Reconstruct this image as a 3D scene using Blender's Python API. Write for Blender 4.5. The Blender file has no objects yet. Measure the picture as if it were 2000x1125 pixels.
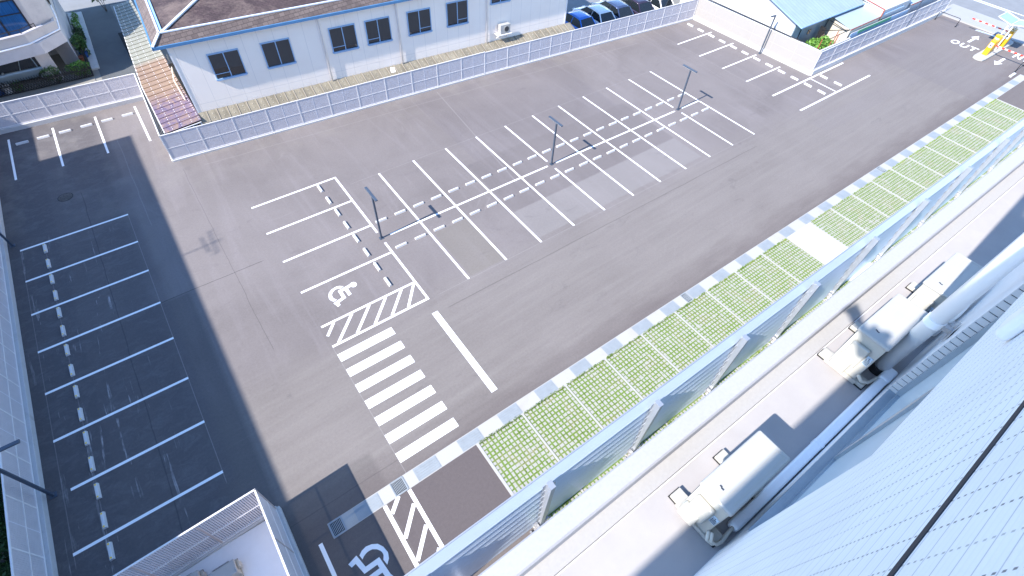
import bpy, math, random
from mathutils import Vector, Matrix
random.seed(7)
R = math.radians
scene = bpy.context.scene
COL = scene.collection

# ------------------------------------------------------------------ camera
cam_d = bpy.data.cameras.new("camera"); cam = bpy.data.objects.new("camera", cam_d); COL.objects.link(cam)
RT = (0.8093648557640079, -0.5858223698271043, 0.04172147246038005)
DN = (-0.43412312426806793, -0.6445976717695121, -0.6293099034061492)
FW = (0.39555738297981324, 0.49122906322761534, -0.7760337390930125)
M = Matrix(((RT[0], -DN[0], -FW[0], -9.1213), (RT[1], -DN[1], -FW[1], -20.4509), (RT[2], -DN[2], -FW[2], 20.9637), (0, 0, 0, 1)))
cam.matrix_world = M
cam_d.sensor_width = 36; cam_d.lens = 17.704; cam_d.clip_start = 0.05; cam_d.clip_end = 2000
scene.camera = cam
scene.render.resolution_x = 1024; scene.render.resolution_y = 576
# ------------------------------------------------------------------ world, sun, exposure
SUN_EL = R(41.0); sun_az_vec = Vector((-1.0, -0.052, 0)).normalized()
w = bpy.data.worlds.new("World"); scene.world = w; w.use_nodes = True
nt = w.node_tree; bg = nt.nodes["Background"]
sky = nt.nodes.new("ShaderNodeTexSky"); sky.sky_type = 'NISHITA'; sky.sun_disc = False
sky.sun_elevation = SUN_EL; sky.sun_rotation = math.atan2(sun_az_vec.x, sun_az_vec.y)
sky.air_density = 1.0; sky.dust_density = 0.0; sky.ozone_density = 4.8
nt.links.new(sky.outputs[0], bg.inputs[0]); bg.inputs[1].default_value = 0.15
sd = bpy.data.lights.new("sun", 'SUN'); sd.energy = 3.65; sd.angle = R(0.6); sd.color = (1.0, 0.94, 0.865)
so = bpy.data.objects.new("sun", sd); COL.objects.link(so)
to_sun = Vector((sun_az_vec.x * math.cos(SUN_EL), sun_az_vec.y * math.cos(SUN_EL), math.sin(SUN_EL)))
so.rotation_euler = to_sun.to_track_quat('Z', 'Y').to_euler(); so.location = (-60, -10, 60)
scene.view_settings.view_transform = 'Standard'; scene.view_settings.look = 'None'
scene.view_settings.exposure = 1.5; scene.view_settings.gamma = 1.0
scene.render.engine = 'CYCLES'

# ------------------------------------------------------------------ helpers
class MB:
    """collects vertices and faces of ONE mesh"""
    def __init__(s): s.v = []; s.f = []
    def box(s, a, b):
        x0, y0, z0 = a; x1, y1, z1 = b; n = len(s.v)
        s.v += [(x0,y0,z0),(x1,y0,z0),(x1,y1,z0),(x0,y1,z0),(x0,y0,z1),(x1,y0,z1),(x1,y1,z1),(x0,y1,z1)]
        s.f += [tuple(n+i for i in q) for q in ((0,3,2,1),(4,5,6,7),(0,1,5,4),(1,2,6,5),(2,3,7,6),(3,0,4,7))]
        return s
    def beam(s, p, q, wid, z0, z1):
        """upright slab along p->q (xy), thickness wid, between heights"""
        p = Vector(p[:2]); q = Vector(q[:2]); t = (q-p).normalized(); nn = Vector((-t.y, t.x))*wid/2
        return s.prism([p-nn, q-nn, q+nn, p+nn], z0, z1)
    def bar(s, p, q, wx, wy=None, up=(0,0,1)):
        """rectangular bar between two points"""
        p = Vector(p); q = Vector(q); wy = wy or wx; t = (q-p).normalized(); u = Vector(up)
        if abs(t.dot(u)) > .95: u = Vector((1,0,0))
        a = t.cross(u).normalized()*wx/2; b = a.cross(t).normalized()*wy/2; n = len(s.v)
        for o in (p, q): s.v += [tuple(o-a-b), tuple(o+a-b), tuple(o+a+b), tuple(o-a+b)]
        s.f += [tuple(n+i for i in k) for k in ((0,1,2,3),(4,7,6,5),(0,4,5,1),(1,5,6,2),(2,6,7,3),(3,7,4,0))]
        return s
    def prism(s, pts, z0, z1):
        n = len(s.v); m = len(pts)
        ar = sum(pts[i][0]*pts[(i+1)%m][1]-pts[(i+1)%m][0]*pts[i][1] for i in range(m))
        if ar < 0: pts = list(reversed(pts))
        s.v += [(p[0],p[1],z0) for p in pts] + [(p[0],p[1],z1) for p in pts]
        s.f.append(tuple(n+i for i in reversed(range(m)))); s.f.append(tuple(n+m+i for i in range(m)))
        s.f += [(n+i, n+(i+1)%m, n+m+(i+1)%m, n+m+i) for i in range(m)]
        return s
    def quad(s, *p):
        n = len(s.v); s.v += [tuple(q) for q in p]; s.f.append(tuple(range(n, n+len(p)))); return s
    def slab(s, p, th):
        """thick quad: polygon p extruded down along its normal by th"""
        p = [Vector(q) for q in p]; nn = (p[1]-p[0]).cross(p[2]-p[0]).normalized()
        if nn.z < 0: p.reverse(); nn = -nn
        n = len(s.v); m = len(p)
        s.v += [tuple(q-nn*th) for q in p]+[tuple(q) for q in p]
        s.f.append(tuple(n+i for i in reversed(range(m)))); s.f.append(tuple(n+m+i for i in range(m)))
        s.f += [(n+i, n+(i+1)%m, n+m+(i+1)%m, n+m+i) for i in range(m)]
        return s
    def tube(s, pts, r, k=10, caps=True):
        pts = [Vector(p) for p in pts]; n0 = len(s.v); rr = r if isinstance(r, (list, tuple)) else [r]*len(pts); prev = None
        for i, p in enumerate(pts):
            t = (pts[min(i+1, len(pts)-1)]-pts[max(i-1, 0)]).normalized()
            if prev is None:
                u = Vector((0,0,1)) if abs(t.z) < .9 else Vector((1,0,0)); a = t.cross(u).normalized()
            else: a = (prev - t*prev.dot(t)).normalized()
            prev = a; b = t.cross(a)
            for j in range(k):
                an = 2*math.pi*j/k; s.v.append(tuple(p + (a*math.cos(an)+b*math.sin(an))*rr[i]))
        for i in range(len(pts)-1):
            for j in range(k):
                j2 = (j+1) % k; s.f.append((n0+i*k+j, n0+i*k+j2, n0+(i+1)*k+j2, n0+(i+1)*k+j))
        if caps:
            s.f.append(tuple(n0+j for j in reversed(range(k)))); s.f.append(tuple(n0+(len(pts)-1)*k+j for j in range(k)))
        return s
    def add(s, o, off=(0,0,0), rz=0):
        n = len(s.v); c, d = math.cos(rz), math.sin(rz)
        s.v += [(x*c-y*d+off[0], x*d+y*c+off[1], z+off[2]) for x,y,z in o.v]
        s.f += [tuple(n+i for i in q) for q in o.f]; return s

def obj(name, mb, mat, parent=None, smooth=False, bevel=0, seg=2):
    me = bpy.data.meshes.new(name); me.from_pydata(mb.v, [], mb.f); me.update()
    if smooth:
        for p in me.polygons: p.use_smooth = True
    o = bpy.data.objects.new(name, me); COL.objects.link(o)
    if mat: me.materials.append(mat)
    if parent: o.parent = parent
    if bevel:
        b = o.modifiers.new("bevel", 'BEVEL'); b.width = bevel; b.segments = seg; b.limit_method = 'ANGLE'; b.angle_limit = R(35)
        if seg > 1:
            for p in me.polygons: p.use_smooth = True
            o.modifiers.new("wn", 'WEIGHTED_NORMAL').keep_sharp = True
    return o
def tag(o, label, cat, group=None):
    o['label'] = label; o['category'] = cat
    if group: o['group'] = group
    return o
def thing(name, label, cat, loc=(0,0,0), rz=0, group=None):
    o = bpy.data.objects.new(name, None); COL.objects.link(o); o.location = loc; o.rotation_euler = (0,0,rz)
    o.empty_display_size = .2
    return tag(o, label, cat, group)
def struct(name, mb, mat, **k):
    o = obj(name, mb, mat, **k); o['kind'] = 'structure'; return o
def copy_tree(o, parent=None):
    c = o.copy(); COL.objects.link(c)
    if parent: c.parent = parent
    for ch in list(o.children): copy_tree(ch, c)
    return c

# ---- node helpers
class NT:
    def __init__(s, name):
        s.m = bpy.data.materials.new(name); s.m.use_nodes = True; s.t = s.m.node_tree; s.b = s.t.nodes["Principled BSDF"]
        tc = s.t.nodes.new("ShaderNodeNewGeometry"); s.pos = tc.outputs['Position']; s.nrm = tc.outputs['Normal']
    def n(s, typ, **k):
        nd = s.t.nodes.new(typ)
        for a, b in k.items(): setattr(nd, a, b)
        return nd
    def put(s, sock, v):
        if hasattr(v, 'links') or hasattr(v, 'is_linked'): s.t.links.new(v, sock)
        else: sock.default_value = v
    def math(s, op, a, b=0.0, c=0.0, clamp=False):
        nd = s.n("ShaderNodeMath", operation=op, use_clamp=clamp); s.put(nd.inputs[0], a); s.put(nd.inputs[1], b); s.put(nd.inputs[2], c); return nd.outputs[0]
    def xyz(s, v=None):
        nd = s.n("ShaderNodeSeparateXYZ"); s.t.links.new(v or s.pos, nd.inputs[0]); return nd.outputs
    def map(s, sc, off=(0,0,0), v=None, rot=(0,0,0)):
        nd = s.n("ShaderNodeMapping"); s.t.links.new(v or s.pos, nd.inputs[0]); nd.inputs['Scale'].default_value = sc; nd.inputs['Location'].default_value = off; nd.inputs['Rotation'].default_value = rot; return nd.outputs[0]
    def noise(s, vec, scale, detail=4, rough=.55, dist=0):
        nd = s.n("ShaderNodeTexNoise"); s.put(nd.inputs['Vector'], vec); nd.inputs['Scale'].default_value = scale; nd.inputs['Detail'].default_value = detail
        nd.inputs['Roughness'].default_value = rough; nd.inputs['Distortion'].default_value = dist; return nd.outputs[0]
    def ramp(s, v, a, b, lo=0.0, hi=1.0):
        nd = s.n("ShaderNodeMapRange", clamp=True); s.put(nd.inputs[0], v); nd.inputs[1].default_value = a; nd.inputs[2].default_value = b; nd.inputs[3].default_value = lo; nd.inputs[4].default_value = hi; return nd.outputs[0]
    def mix(s, f, a, b, mode='MIX'):
        nd = s.n("ShaderNodeMix", data_type='RGBA', blend_type=mode); s.put(nd.inputs['Factor'], f); s.put(nd.inputs[6], a); s.put(nd.inputs[7], b); return nd.outputs[2]
    def rect(s, X, Y, x0, x1, y0, y1, soft=.05):
        a = s.ramp(X, x0-soft, x0+soft); b = s.ramp(X, x1-soft, x1+soft, 1, 0); c = s.ramp(Y, y0-soft, y0+soft); d = s.ramp(Y, y1-soft, y1+soft, 1, 0)
        return s.math('MULTIPLY', s.math('MULTIPLY', a, b), s.math('MULTIPLY', c, d))
    def bump(s, h, strength=.3, dist=.01):
        nd = s.n("ShaderNodeBump"); nd.inputs['Strength'].default_value = strength; nd.inputs['Distance'].default_value = dist; s.t.links.new(h, nd.inputs['Height']); s.t.links.new(nd.outputs[0], s.b.inputs['Normal'])
    def col(s, v): s.put(s.b.inputs['Base Color'], v)
def C4(c, k=1.0): return (c[0]*k, c[1]*k, c[2]*k, 1)

def simple(name, c, rough=.6, metal=0, var=.12, scale=3.0, fine=40.0, spec=.5, coat=0, stretch=(1,1,1), bump=0.0):
    t = NT(name); a = t.noise(t.map(stretch), scale, 4); b = t.noise(t.pos, fine, 3)
    f = t.math('ADD', t.math('MULTIPLY', a, .7), t.math('MULTIPLY', b, .3))
    t.col(t.mix(t.ramp(f, .3, .7), C4(c, 1-var), C4(c, 1+var*.6)))
    t.b.inputs['Roughness'].default_value = rough; t.b.inputs['Metallic'].default_value = metal; t.b.inputs['Specular IOR Level'].default_value = spec
    if coat: t.b.inputs['Coat Weight'].default_value = coat; t.b.inputs['Coat Roughness'].default_value = .08
    if bump: t.bump(b, bump, .01)
    return t.m

def asphalt():
    t = NT("asphalt"); X, Y, Z = t.xyz()
    big = t.noise(t.pos, .16, 5, .6, .6)
    wob = t.noise(t.map((.5, .5, .5)), 1.0, 3)
    streak = t.noise(t.map((.14, 2.6, 1), v=t.map((1,1,1), rot=(0,0,R(-1.5)))), 1.0, 5, .62, .3)
    arcs = t.noise(t.map((1.1, .09, 1), rot=(0,0,R(18))), 1.0, 4, .6, 1.2)
    grain = t.noise(t.pos, 55, 2, .6); grain2 = t.noise(t.pos, 9, 4, .7)
    lane = t.ramp(t.math('ADD', Y, t.math('MULTIPLY', wob, 1.5)), -5.6, -3.6, 1, 0)
    base = t.mix(t.ramp(big, .30, .72), (.158, .146, .150, 1), (.212, .198, .204, 1))
    base = t.mix(t.math('MULTIPLY', lane, t.ramp(streak, .46, .70, 0, .62)), base, (.235, .225, .224, 1))
    base = t.mix(t.math('MULTIPLY', lane, t.ramp(streak, .28, .44, .5, 0)), base, (.140, .129, .133, 1))
    nl = t.math('SUBTRACT', 1.0, lane)
    base = t.mix(t.math('MULTIPLY', nl, t.ramp(arcs, .52, .72, 0, .42)), base, (.235, .22, .235, 1))
    sw = t.n("ShaderNodeTexWave", wave_type='RINGS', rings_direction='Z'); t.put(sw.inputs['Vector'], t.map((1,1,1), (6.5, -12.0, 0))); sw.inputs['Scale'].default_value = .55; sw.inputs['Distortion'].default_value = 3.0; sw.inputs['Detail'].default_value = 2; sw.inputs['Detail Scale'].default_value = .35
    swm = t.math('MULTIPLY', t.ramp(sw.outputs[1], .86, .99), t.ramp(t.noise(t.pos, .35, 3), .58, .70, 0, .22))
    base = t.mix(swm, base, (.26, .245, .26, 1))
    base = t.mix(t.math('MULTIPLY', lane, .45), base, (.195, .183, .176, 1))
    # paving patches laid at different times, with shade painted into the dark left ones
    for (x0, x1, y0, y1, c, f) in (
        (4.9, 19.5, -5.0, -2.4, (.240, .236, .243), .46), (5.2, 19.5, -2.4, 3.0, (.132, .122, .130), .42),
        (.2, 2.45, -5.25, -1.3, (.165, .155, .135), .42), (6.0, 19.0, 3.0, 11.5, (.145, .135, .15), .28),
        (-16.0, -13.3, 13.5, 21.4, (.085, .078, .085), .30), (-19.6, -17.2, -16, 21, (.060, .060, .069), .45), (-19.6, -12.4, -17, 1.9, (.075, .07, .074), .45), (-12.5, -8.6, -19, -11.0, (.075, .07, .074), .35),  # left-edge and lower-left strips also put cast shade into the colour
        (-16.0, -12.8, 10.2, 13.45, (.21, .20, .215), .35), (-15.2, -13.4, -9.0, 9.5, (.12, .115, .13), .25),
        (31.0, 34.0, -2.4, 11, (.15, .14, .15), .25), (-8.9, -4.7, -17, -13.3, (.105, .095, .105), .8),
        (30, 46, -8.2, -6.8, (.19, .178, .185), .35), (45, 60, -12.6, -2.6, (.15, .14, .155), .3)):
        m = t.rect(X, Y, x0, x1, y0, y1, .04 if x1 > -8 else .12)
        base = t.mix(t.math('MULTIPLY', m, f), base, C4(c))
    lm = t.ramp(t.math('ADD', X, t.math('MULTIPLY', t.noise(t.pos, .5, 5), 1.2)), -13.6, -12.5, .74, 0); base = t.mix(lm, base, (.098, .094, .103, 1))  # darker left asphalt, its colour deepened further to stand for shade
    # darker fresh edge by the drain strip, light dusty edges by the fences
    e = t.ramp(t.math('ADD', Y, t.math('MULTIPLY', t.noise(t.map((.4,1.5,1)), 1.0, 4), 2.0)), -11.6, -10.2, .55, 0)
    base = t.mix(e, base, (.105, .09, .094, 1))
    e2 = t.math('MULTIPLY', t.ramp(Y, 8.5, 12.5), t.ramp(t.noise(t.pos, .6, 4), .5, .7, 0, .4))
    base = t.mix(e2, base, (.24, .23, .22, 1))
    # dark stains
    st = t.noise(t.map((.35, .8, 1), (3.1, 7.7, 0)), 1.3, 6, .7, 1.0)
    base = t.mix(t.ramp(st, .60, .78, 0, .38), base, (.085, .08, .09, 1))
    # pale drips and scratches in the far left bays
    sc = t.noise(t.map((.5, .9, 1), (9, 4, 0)), 2.2, 7, .75, .8); base = t.mix(t.math('MULTIPLY', t.ramp(X, -13.2, -14.2), t.ramp(sc, .48, .70, 0, .42)), base, (.18, .18, .195, 1))
    dr = t.noise(t.map((3.2, .22, 1), (0, 2.2, 0)), 1.0, 5, .7, .5)
    dm = t.math('MULTIPLY', t.ramp(dr, .60, .66), t.math('MULTIPLY', t.rect(X, Y, -19.2, -15.0, -11, 9.8, .6), t.ramp(t.noise(t.pos, 1.1, 4), .42, .60, 0, .75)))
    base = t.mix(dm, base, (.42, .42, .44, 1))
    # seams: thin dark and pale lines
    jx = t.math('ADD', X, t.math('MULTIPLY', t.noise(t.map((0, .35, 0)), 1.0, 6, .6), .22)); jy = t.math('ADD', Y, t.math('MULTIPLY', t.noise(t.map((.35, 0, 0)), 1.0, 6, .6), .16))
    def seam(v, at, a0, a1, along, wdt, c, f, slope=None):
        nonlocal base
        q = t.math('ABSOLUTE', t.math('SUBTRACT', v, at if slope is None else t.math('ADD', at, t.math('MULTIPLY', along, slope))))
        m = t.math('MULTIPLY', t.ramp(q, wdt*.5, wdt, 1, 0), t.math('MULTIPLY', t.ramp(along, a0, a0+.2), t.ramp(along, a1-.2, a1, 1, 0)))
        base = t.mix(t.math('MULTIPLY', m, f), base, C4(c))
    dk = (.04, .037, .042); pl = (.30, .29, .30)
    seam(jx, -15.5, -10, 13.4, Y, .028, dk, .4); seam(jx, -10.0, -4, 12.5, Y, .022, dk, .35); seam(jx, -12.75, 8, 18, Y, .03, pl, .45)
    seam(jy, 2.05, -14, -8.5, X, .03, dk, .55); seam(jy, -11.9, -12.5, -4.6, X, .03, dk, .25); seam(jy, -6.3, -2, 24, X, .04, dk, .3)
    seam(X, -13.76, -9, 10, Y, .02, pl, .5); seam(X, -18.98, -9, 10, Y, .02, pl, .35); seam(Y, 5.36, -2, 25, X, .02, pl, .45); seam(Y, -5.37, -2, 25, X, .02, pl, .45)
    seam(X, -17.9, -9.2, 9.3, Y, .02, pl, .35); seam(Y, 1.31, -2, 25, X, .015, pl, .35); seam(Y, -1.17, -2, 25, X, .015, pl, .35)
    seam(X, -7.76, -13, -5, Y, .02, pl, .5); seam(X, 30.8, -1, 12, Y, .02, pl, .5); seam(X, 34.86, -4.6, 9.5, Y, .02, pl, .5)
    seam(X, 7.0, -.3, 12, Y, .05, pl, .35, .10); seam(jy, 11.6, -9, 28, X, .06, pl, .2, -.07)
    f1 = t.ramp(grain, .35, .65, .84, 1.06); f2 = t.ramp(grain2, .3, .7, .90, 1.04)
    mul = t.n("ShaderNodeVectorMath", operation='SCALE'); t.put(mul.inputs[0], base); t.put(mul.inputs[3], t.math('MULTIPLY', f1, f2))
    t.col(t.mix(1.0, mul.outputs[0], (1.02, .985, .95, 1), 'MULTIPLY')); t.b.inputs['Roughness'].default_value = .88; t.b.inputs['Specular IOR Level'].default_value = .25
    t.bump(grain, .25, .008); return t.m

def paint_mat(name, c, wear=.25):
    t = NT(name); a = t.noise(t.pos, 2.2, 5, .65); b = t.noise(t.pos, 45, 3, .6)
    f = t.math('ADD', t.math('MULTIPLY', a, .55), t.math('MULTIPLY', b, .45))
    t.col(t.mix(t.ramp(f, .60, .74, 0, wear), t.mix(t.ramp(a, .3, .7), C4(c, .93), C4(c)), (.38, .37, .38, 1)))
    t.b.inputs['Roughness'].default_value = .6; return t.m

def rust_sheet():
    t = NT("rusted sheet roofing"); X, Y, Z = t.xyz()
    a = t.noise(t.map((1.4, .55, 1)), 1.4, 6, .7, .8); b = t.noise(t.map((.25, 5.0, 1)), 1.0, 4, .65)
    pur = t.mix(t.ramp(a, .35, .6), (.105, .078, .135, 1), (.16, .115, .15, 1)); rus = t.mix(t.ramp(b, .35, .65), (.17, .095, .06, 1), (.30, .21, .14, 1))
    r = t.math('MULTIPLY', t.ramp(t.math('ADD', a, t.math('MULTIPLY', b, .55)), .78, .98), 1.0)
    c = t.mix(r, pur, rus)
    mid = t.math('MULTIPLY', t.ramp(Y, 16.8, 18.6), .85); c = t.mix(mid, c, t.mix(t.ramp(b, .3, .7), (.19, .12, .075, 1), (.28, .20, .13, 1)))
    far = t.ramp(Y, 22.8, 23.6); c = t.mix(far, c, t.mix(t.ramp(a, .3, .7), (.20, .20, .165, 1), (.27, .27, .225, 1)))
    t.col(c); t.b.inputs['Roughness'].default_value = .6; return t.m
def mossy(name, c1, c2, cm, sx=2.4, sy=5.0, amt=.6):
    t = NT(name); X, Y, Z = t.xyz()
    a = t.noise(t.pos, .5, 6, .7, .5); b = t.noise(t.pos, 6, 4, .7)
    br = t.n("ShaderNodeTexBrick"); t.put(br.inputs['Vector'], t.map((1,1,1))); br.inputs['Scale'].default_value = 1.0
    br.inputs['Brick Width'].default_value = .33; br.inputs['Row Height'].default_value = .17; br.inputs['Mortar Size'].default_value = .012; br.inputs['Bias'].default_value = 0
    br.inputs['Color1'].default_value = C4(c1, .85); br.inputs['Color2'].default_value = C4(c2); br.inputs['Mortar'].default_value = C4(c1, .45)
    c = t.mix(t.ramp(t.math('ADD', t.math('MULTIPLY', a, .75), t.math('MULTIPLY', b, .25)), .46, .64, 0, amt), br.outputs[0], C4(cm))
    t.col(c); t.b.inputs['Roughness'].default_value = .85; t.bump(b, .3, .01); return t.m
def siding_house():
    t = NT("pale house siding"); X, Y, Z = t.xyz()
    # board joints every 0.45 m along the wall, one horizontal joint low down, faint rust runs
    fx = t.math('ABSOLUTE', t.math('SUBTRACT', t.math('FRACT', t.math('MULTIPLY', X, 1/.93)), .5))
    j = t.ramp(fx, .482, .494); hz = t.ramp(t.math('ABSOLUTE', t.math('SUBTRACT', Z, 2.55)), .008, .018, 1, 0)
    a = t.noise(t.pos, .7, 4); run = t.noise(t.map((1.6, 1.6, .12)), 1.0, 5, .7)
    c = t.mix(t.ramp(a, .3, .7), (.90, .80, .72, 1), (.93, .84, .76, 1))
    c = t.mix(t.ramp(run, .62, .80, 0, .4), c, (.60, .48, .37, 1))
    c = t.mix(t.math('MULTIPLY', t.math('MAXIMUM', j, hz), .35), c, (.36, .34, .36, 1))
    t.col(c); t.b.inputs['Roughness'].default_value = .7; return t.m
def siding_tower():
    t = NT("white ribbed siding"); X, Y, Z = t.xyz()
    fz = t.math('FRACT', t.math('MULTIPLY', Z, 1/.0335)); gz = t.math('FRACT', t.math('MULTIPLY', Z, 1/.1005))
    row = t.math('FLOOR', t.math('MULTIPLY', Z, 1/.402))
    fx = t.math('ABSOLUTE', t.math('SUBTRACT', t.math('FRACT', t.math('MULTIPLY', X, 1/.185)), .5))
    dots = t.math('MULTIPLY', t.ramp(fx, .462, .478), t.math('MULTIPLY', t.ramp(fz, .30, .42), t.ramp(fz, .72, .84, 1, 0)))
    nz = t.noise(t.map((5.4, 5.4, .35)), 1.0, 3); dots = t.math('MULTIPLY', dots, t.ramp(nz, .30, .55, .45, 1))
    line = t.ramp(t.math('ABSOLUTE', t.math('SUBTRACT', gz, .5)), .455, .485); rib = t.ramp(t.math('ABSOLUTE', t.math('SUBTRACT', fz, .5)), .30, .5)
    big = t.ramp(t.math('ABSOLUTE', t.math('SUBTRACT', Z, 19.06)), .020, .024, 1, 0)
    a = t.noise(t.pos, 1.4, 3)
    c = t.mix(t.ramp(a, .3, .7), (.80, .82, .85, 1), (.86, .88, .90, 1))
    c = t.mix(t.math('MULTIPLY', rib, .10), c, (.5, .52, .58, 1))
    c = t.mix(t.math('MULTIPLY', line, .55), c, (.30, .32, .40, 1))
    c = t.mix(t.math('MULTIPLY', dots, .85), c, (.05, .06, .08, 1))
    t.col(c); t.b.inputs['Roughness'].default_value = .55
    h = t.math('SUBTRACT', t.math('MULTIPLY', t.ramp(t.math('ABSOLUTE', t.math('SUBTRACT', fz, .5)), 0, .5), -1), dots); t.bump(h, .25, .004); return t.m
def corrug(name, c, axis=0, pitch=.3, var=.15):
    t = NT(name); q = t.xyz()[axis]; f = t.math('ABSOLUTE', t.math('SUBTRACT', t.math('FRACT', t.math('MULTIPLY', q, 1/pitch)), .5))
    a = t.noise(t.pos, .9, 5, .65); st = t.noise(t.map((.4, 2.5, 1) if axis == 1 else (2.5, .4, 1)), 1.0, 4, .7)
    cc = t.mix(t.ramp(t.math('ADD', t.math('MULTIPLY', a, .5), t.math('MULTIPLY', st, .5)), .38, .62), C4(c, 1-var), C4(c, 1+var*.4))
    t.col(t.mix(t.ramp(f, .40, .48, 0, .4), cc, C4(c, .45))); t.b.inputs['Roughness'].default_value = .5
    t.bump(f, .5, .03); return t.m
def speckle(name, c, amt=.3):
    t = NT(name); v = t.noise(t.pos, 160, 2, .8); a = t.noise(t.pos, 1.6, 5, .6)
    cc = t.mix(t.ramp(a, .3, .7), C4(c, .93), C4(c, 1.04)); t.col(t.mix(t.ramp(v, .58, .72, 0, amt), cc, C4(c, .35)))
    t.b.inputs['Roughness'].default_value = .85; return t.m
def stained(name, c, cs, scale=1.4, lo=.66, hi=.8, amt=.5, rough=.7):
    t = NT(name); a = t.noise(t.pos, scale, 6, .65, .6); b = t.noise(t.pos, 22, 4, .6)
    cc = t.mix(t.ramp(b, .3, .7), C4(c, .94), C4(c, 1.03)); t.col(t.mix(t.ramp(a, lo, hi, 0, amt), cc, C4(cs))); t.b.inputs['Roughness'].default_value = rough
    t.bump(b, .15, .005); return t.m
def glass(name, c, rough=.05):
    t = NT(name); t.b.inputs['Base Color'].default_value = C4(c); t.b.inputs['Roughness'].default_value = rough; t.b.inputs['Specular IOR Level'].default_value = .8; return t.m
def leaf(name, a, b):
    t = NT(name); nd = t.noise(t.pos, 7, 3); f = t.noise(t.pos, 1.3, 3)
    t.col(t.mix(t.ramp(t.math('ADD', t.math('MULTIPLY', nd, .6), t.math('MULTIPLY', f, .4)), .4, .6), C4(a), C4(b))); t.b.inputs['Roughness'].default_value = .6
    t.b.inputs['Transmission Weight'].default_value = 0.0; return t.m

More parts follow.
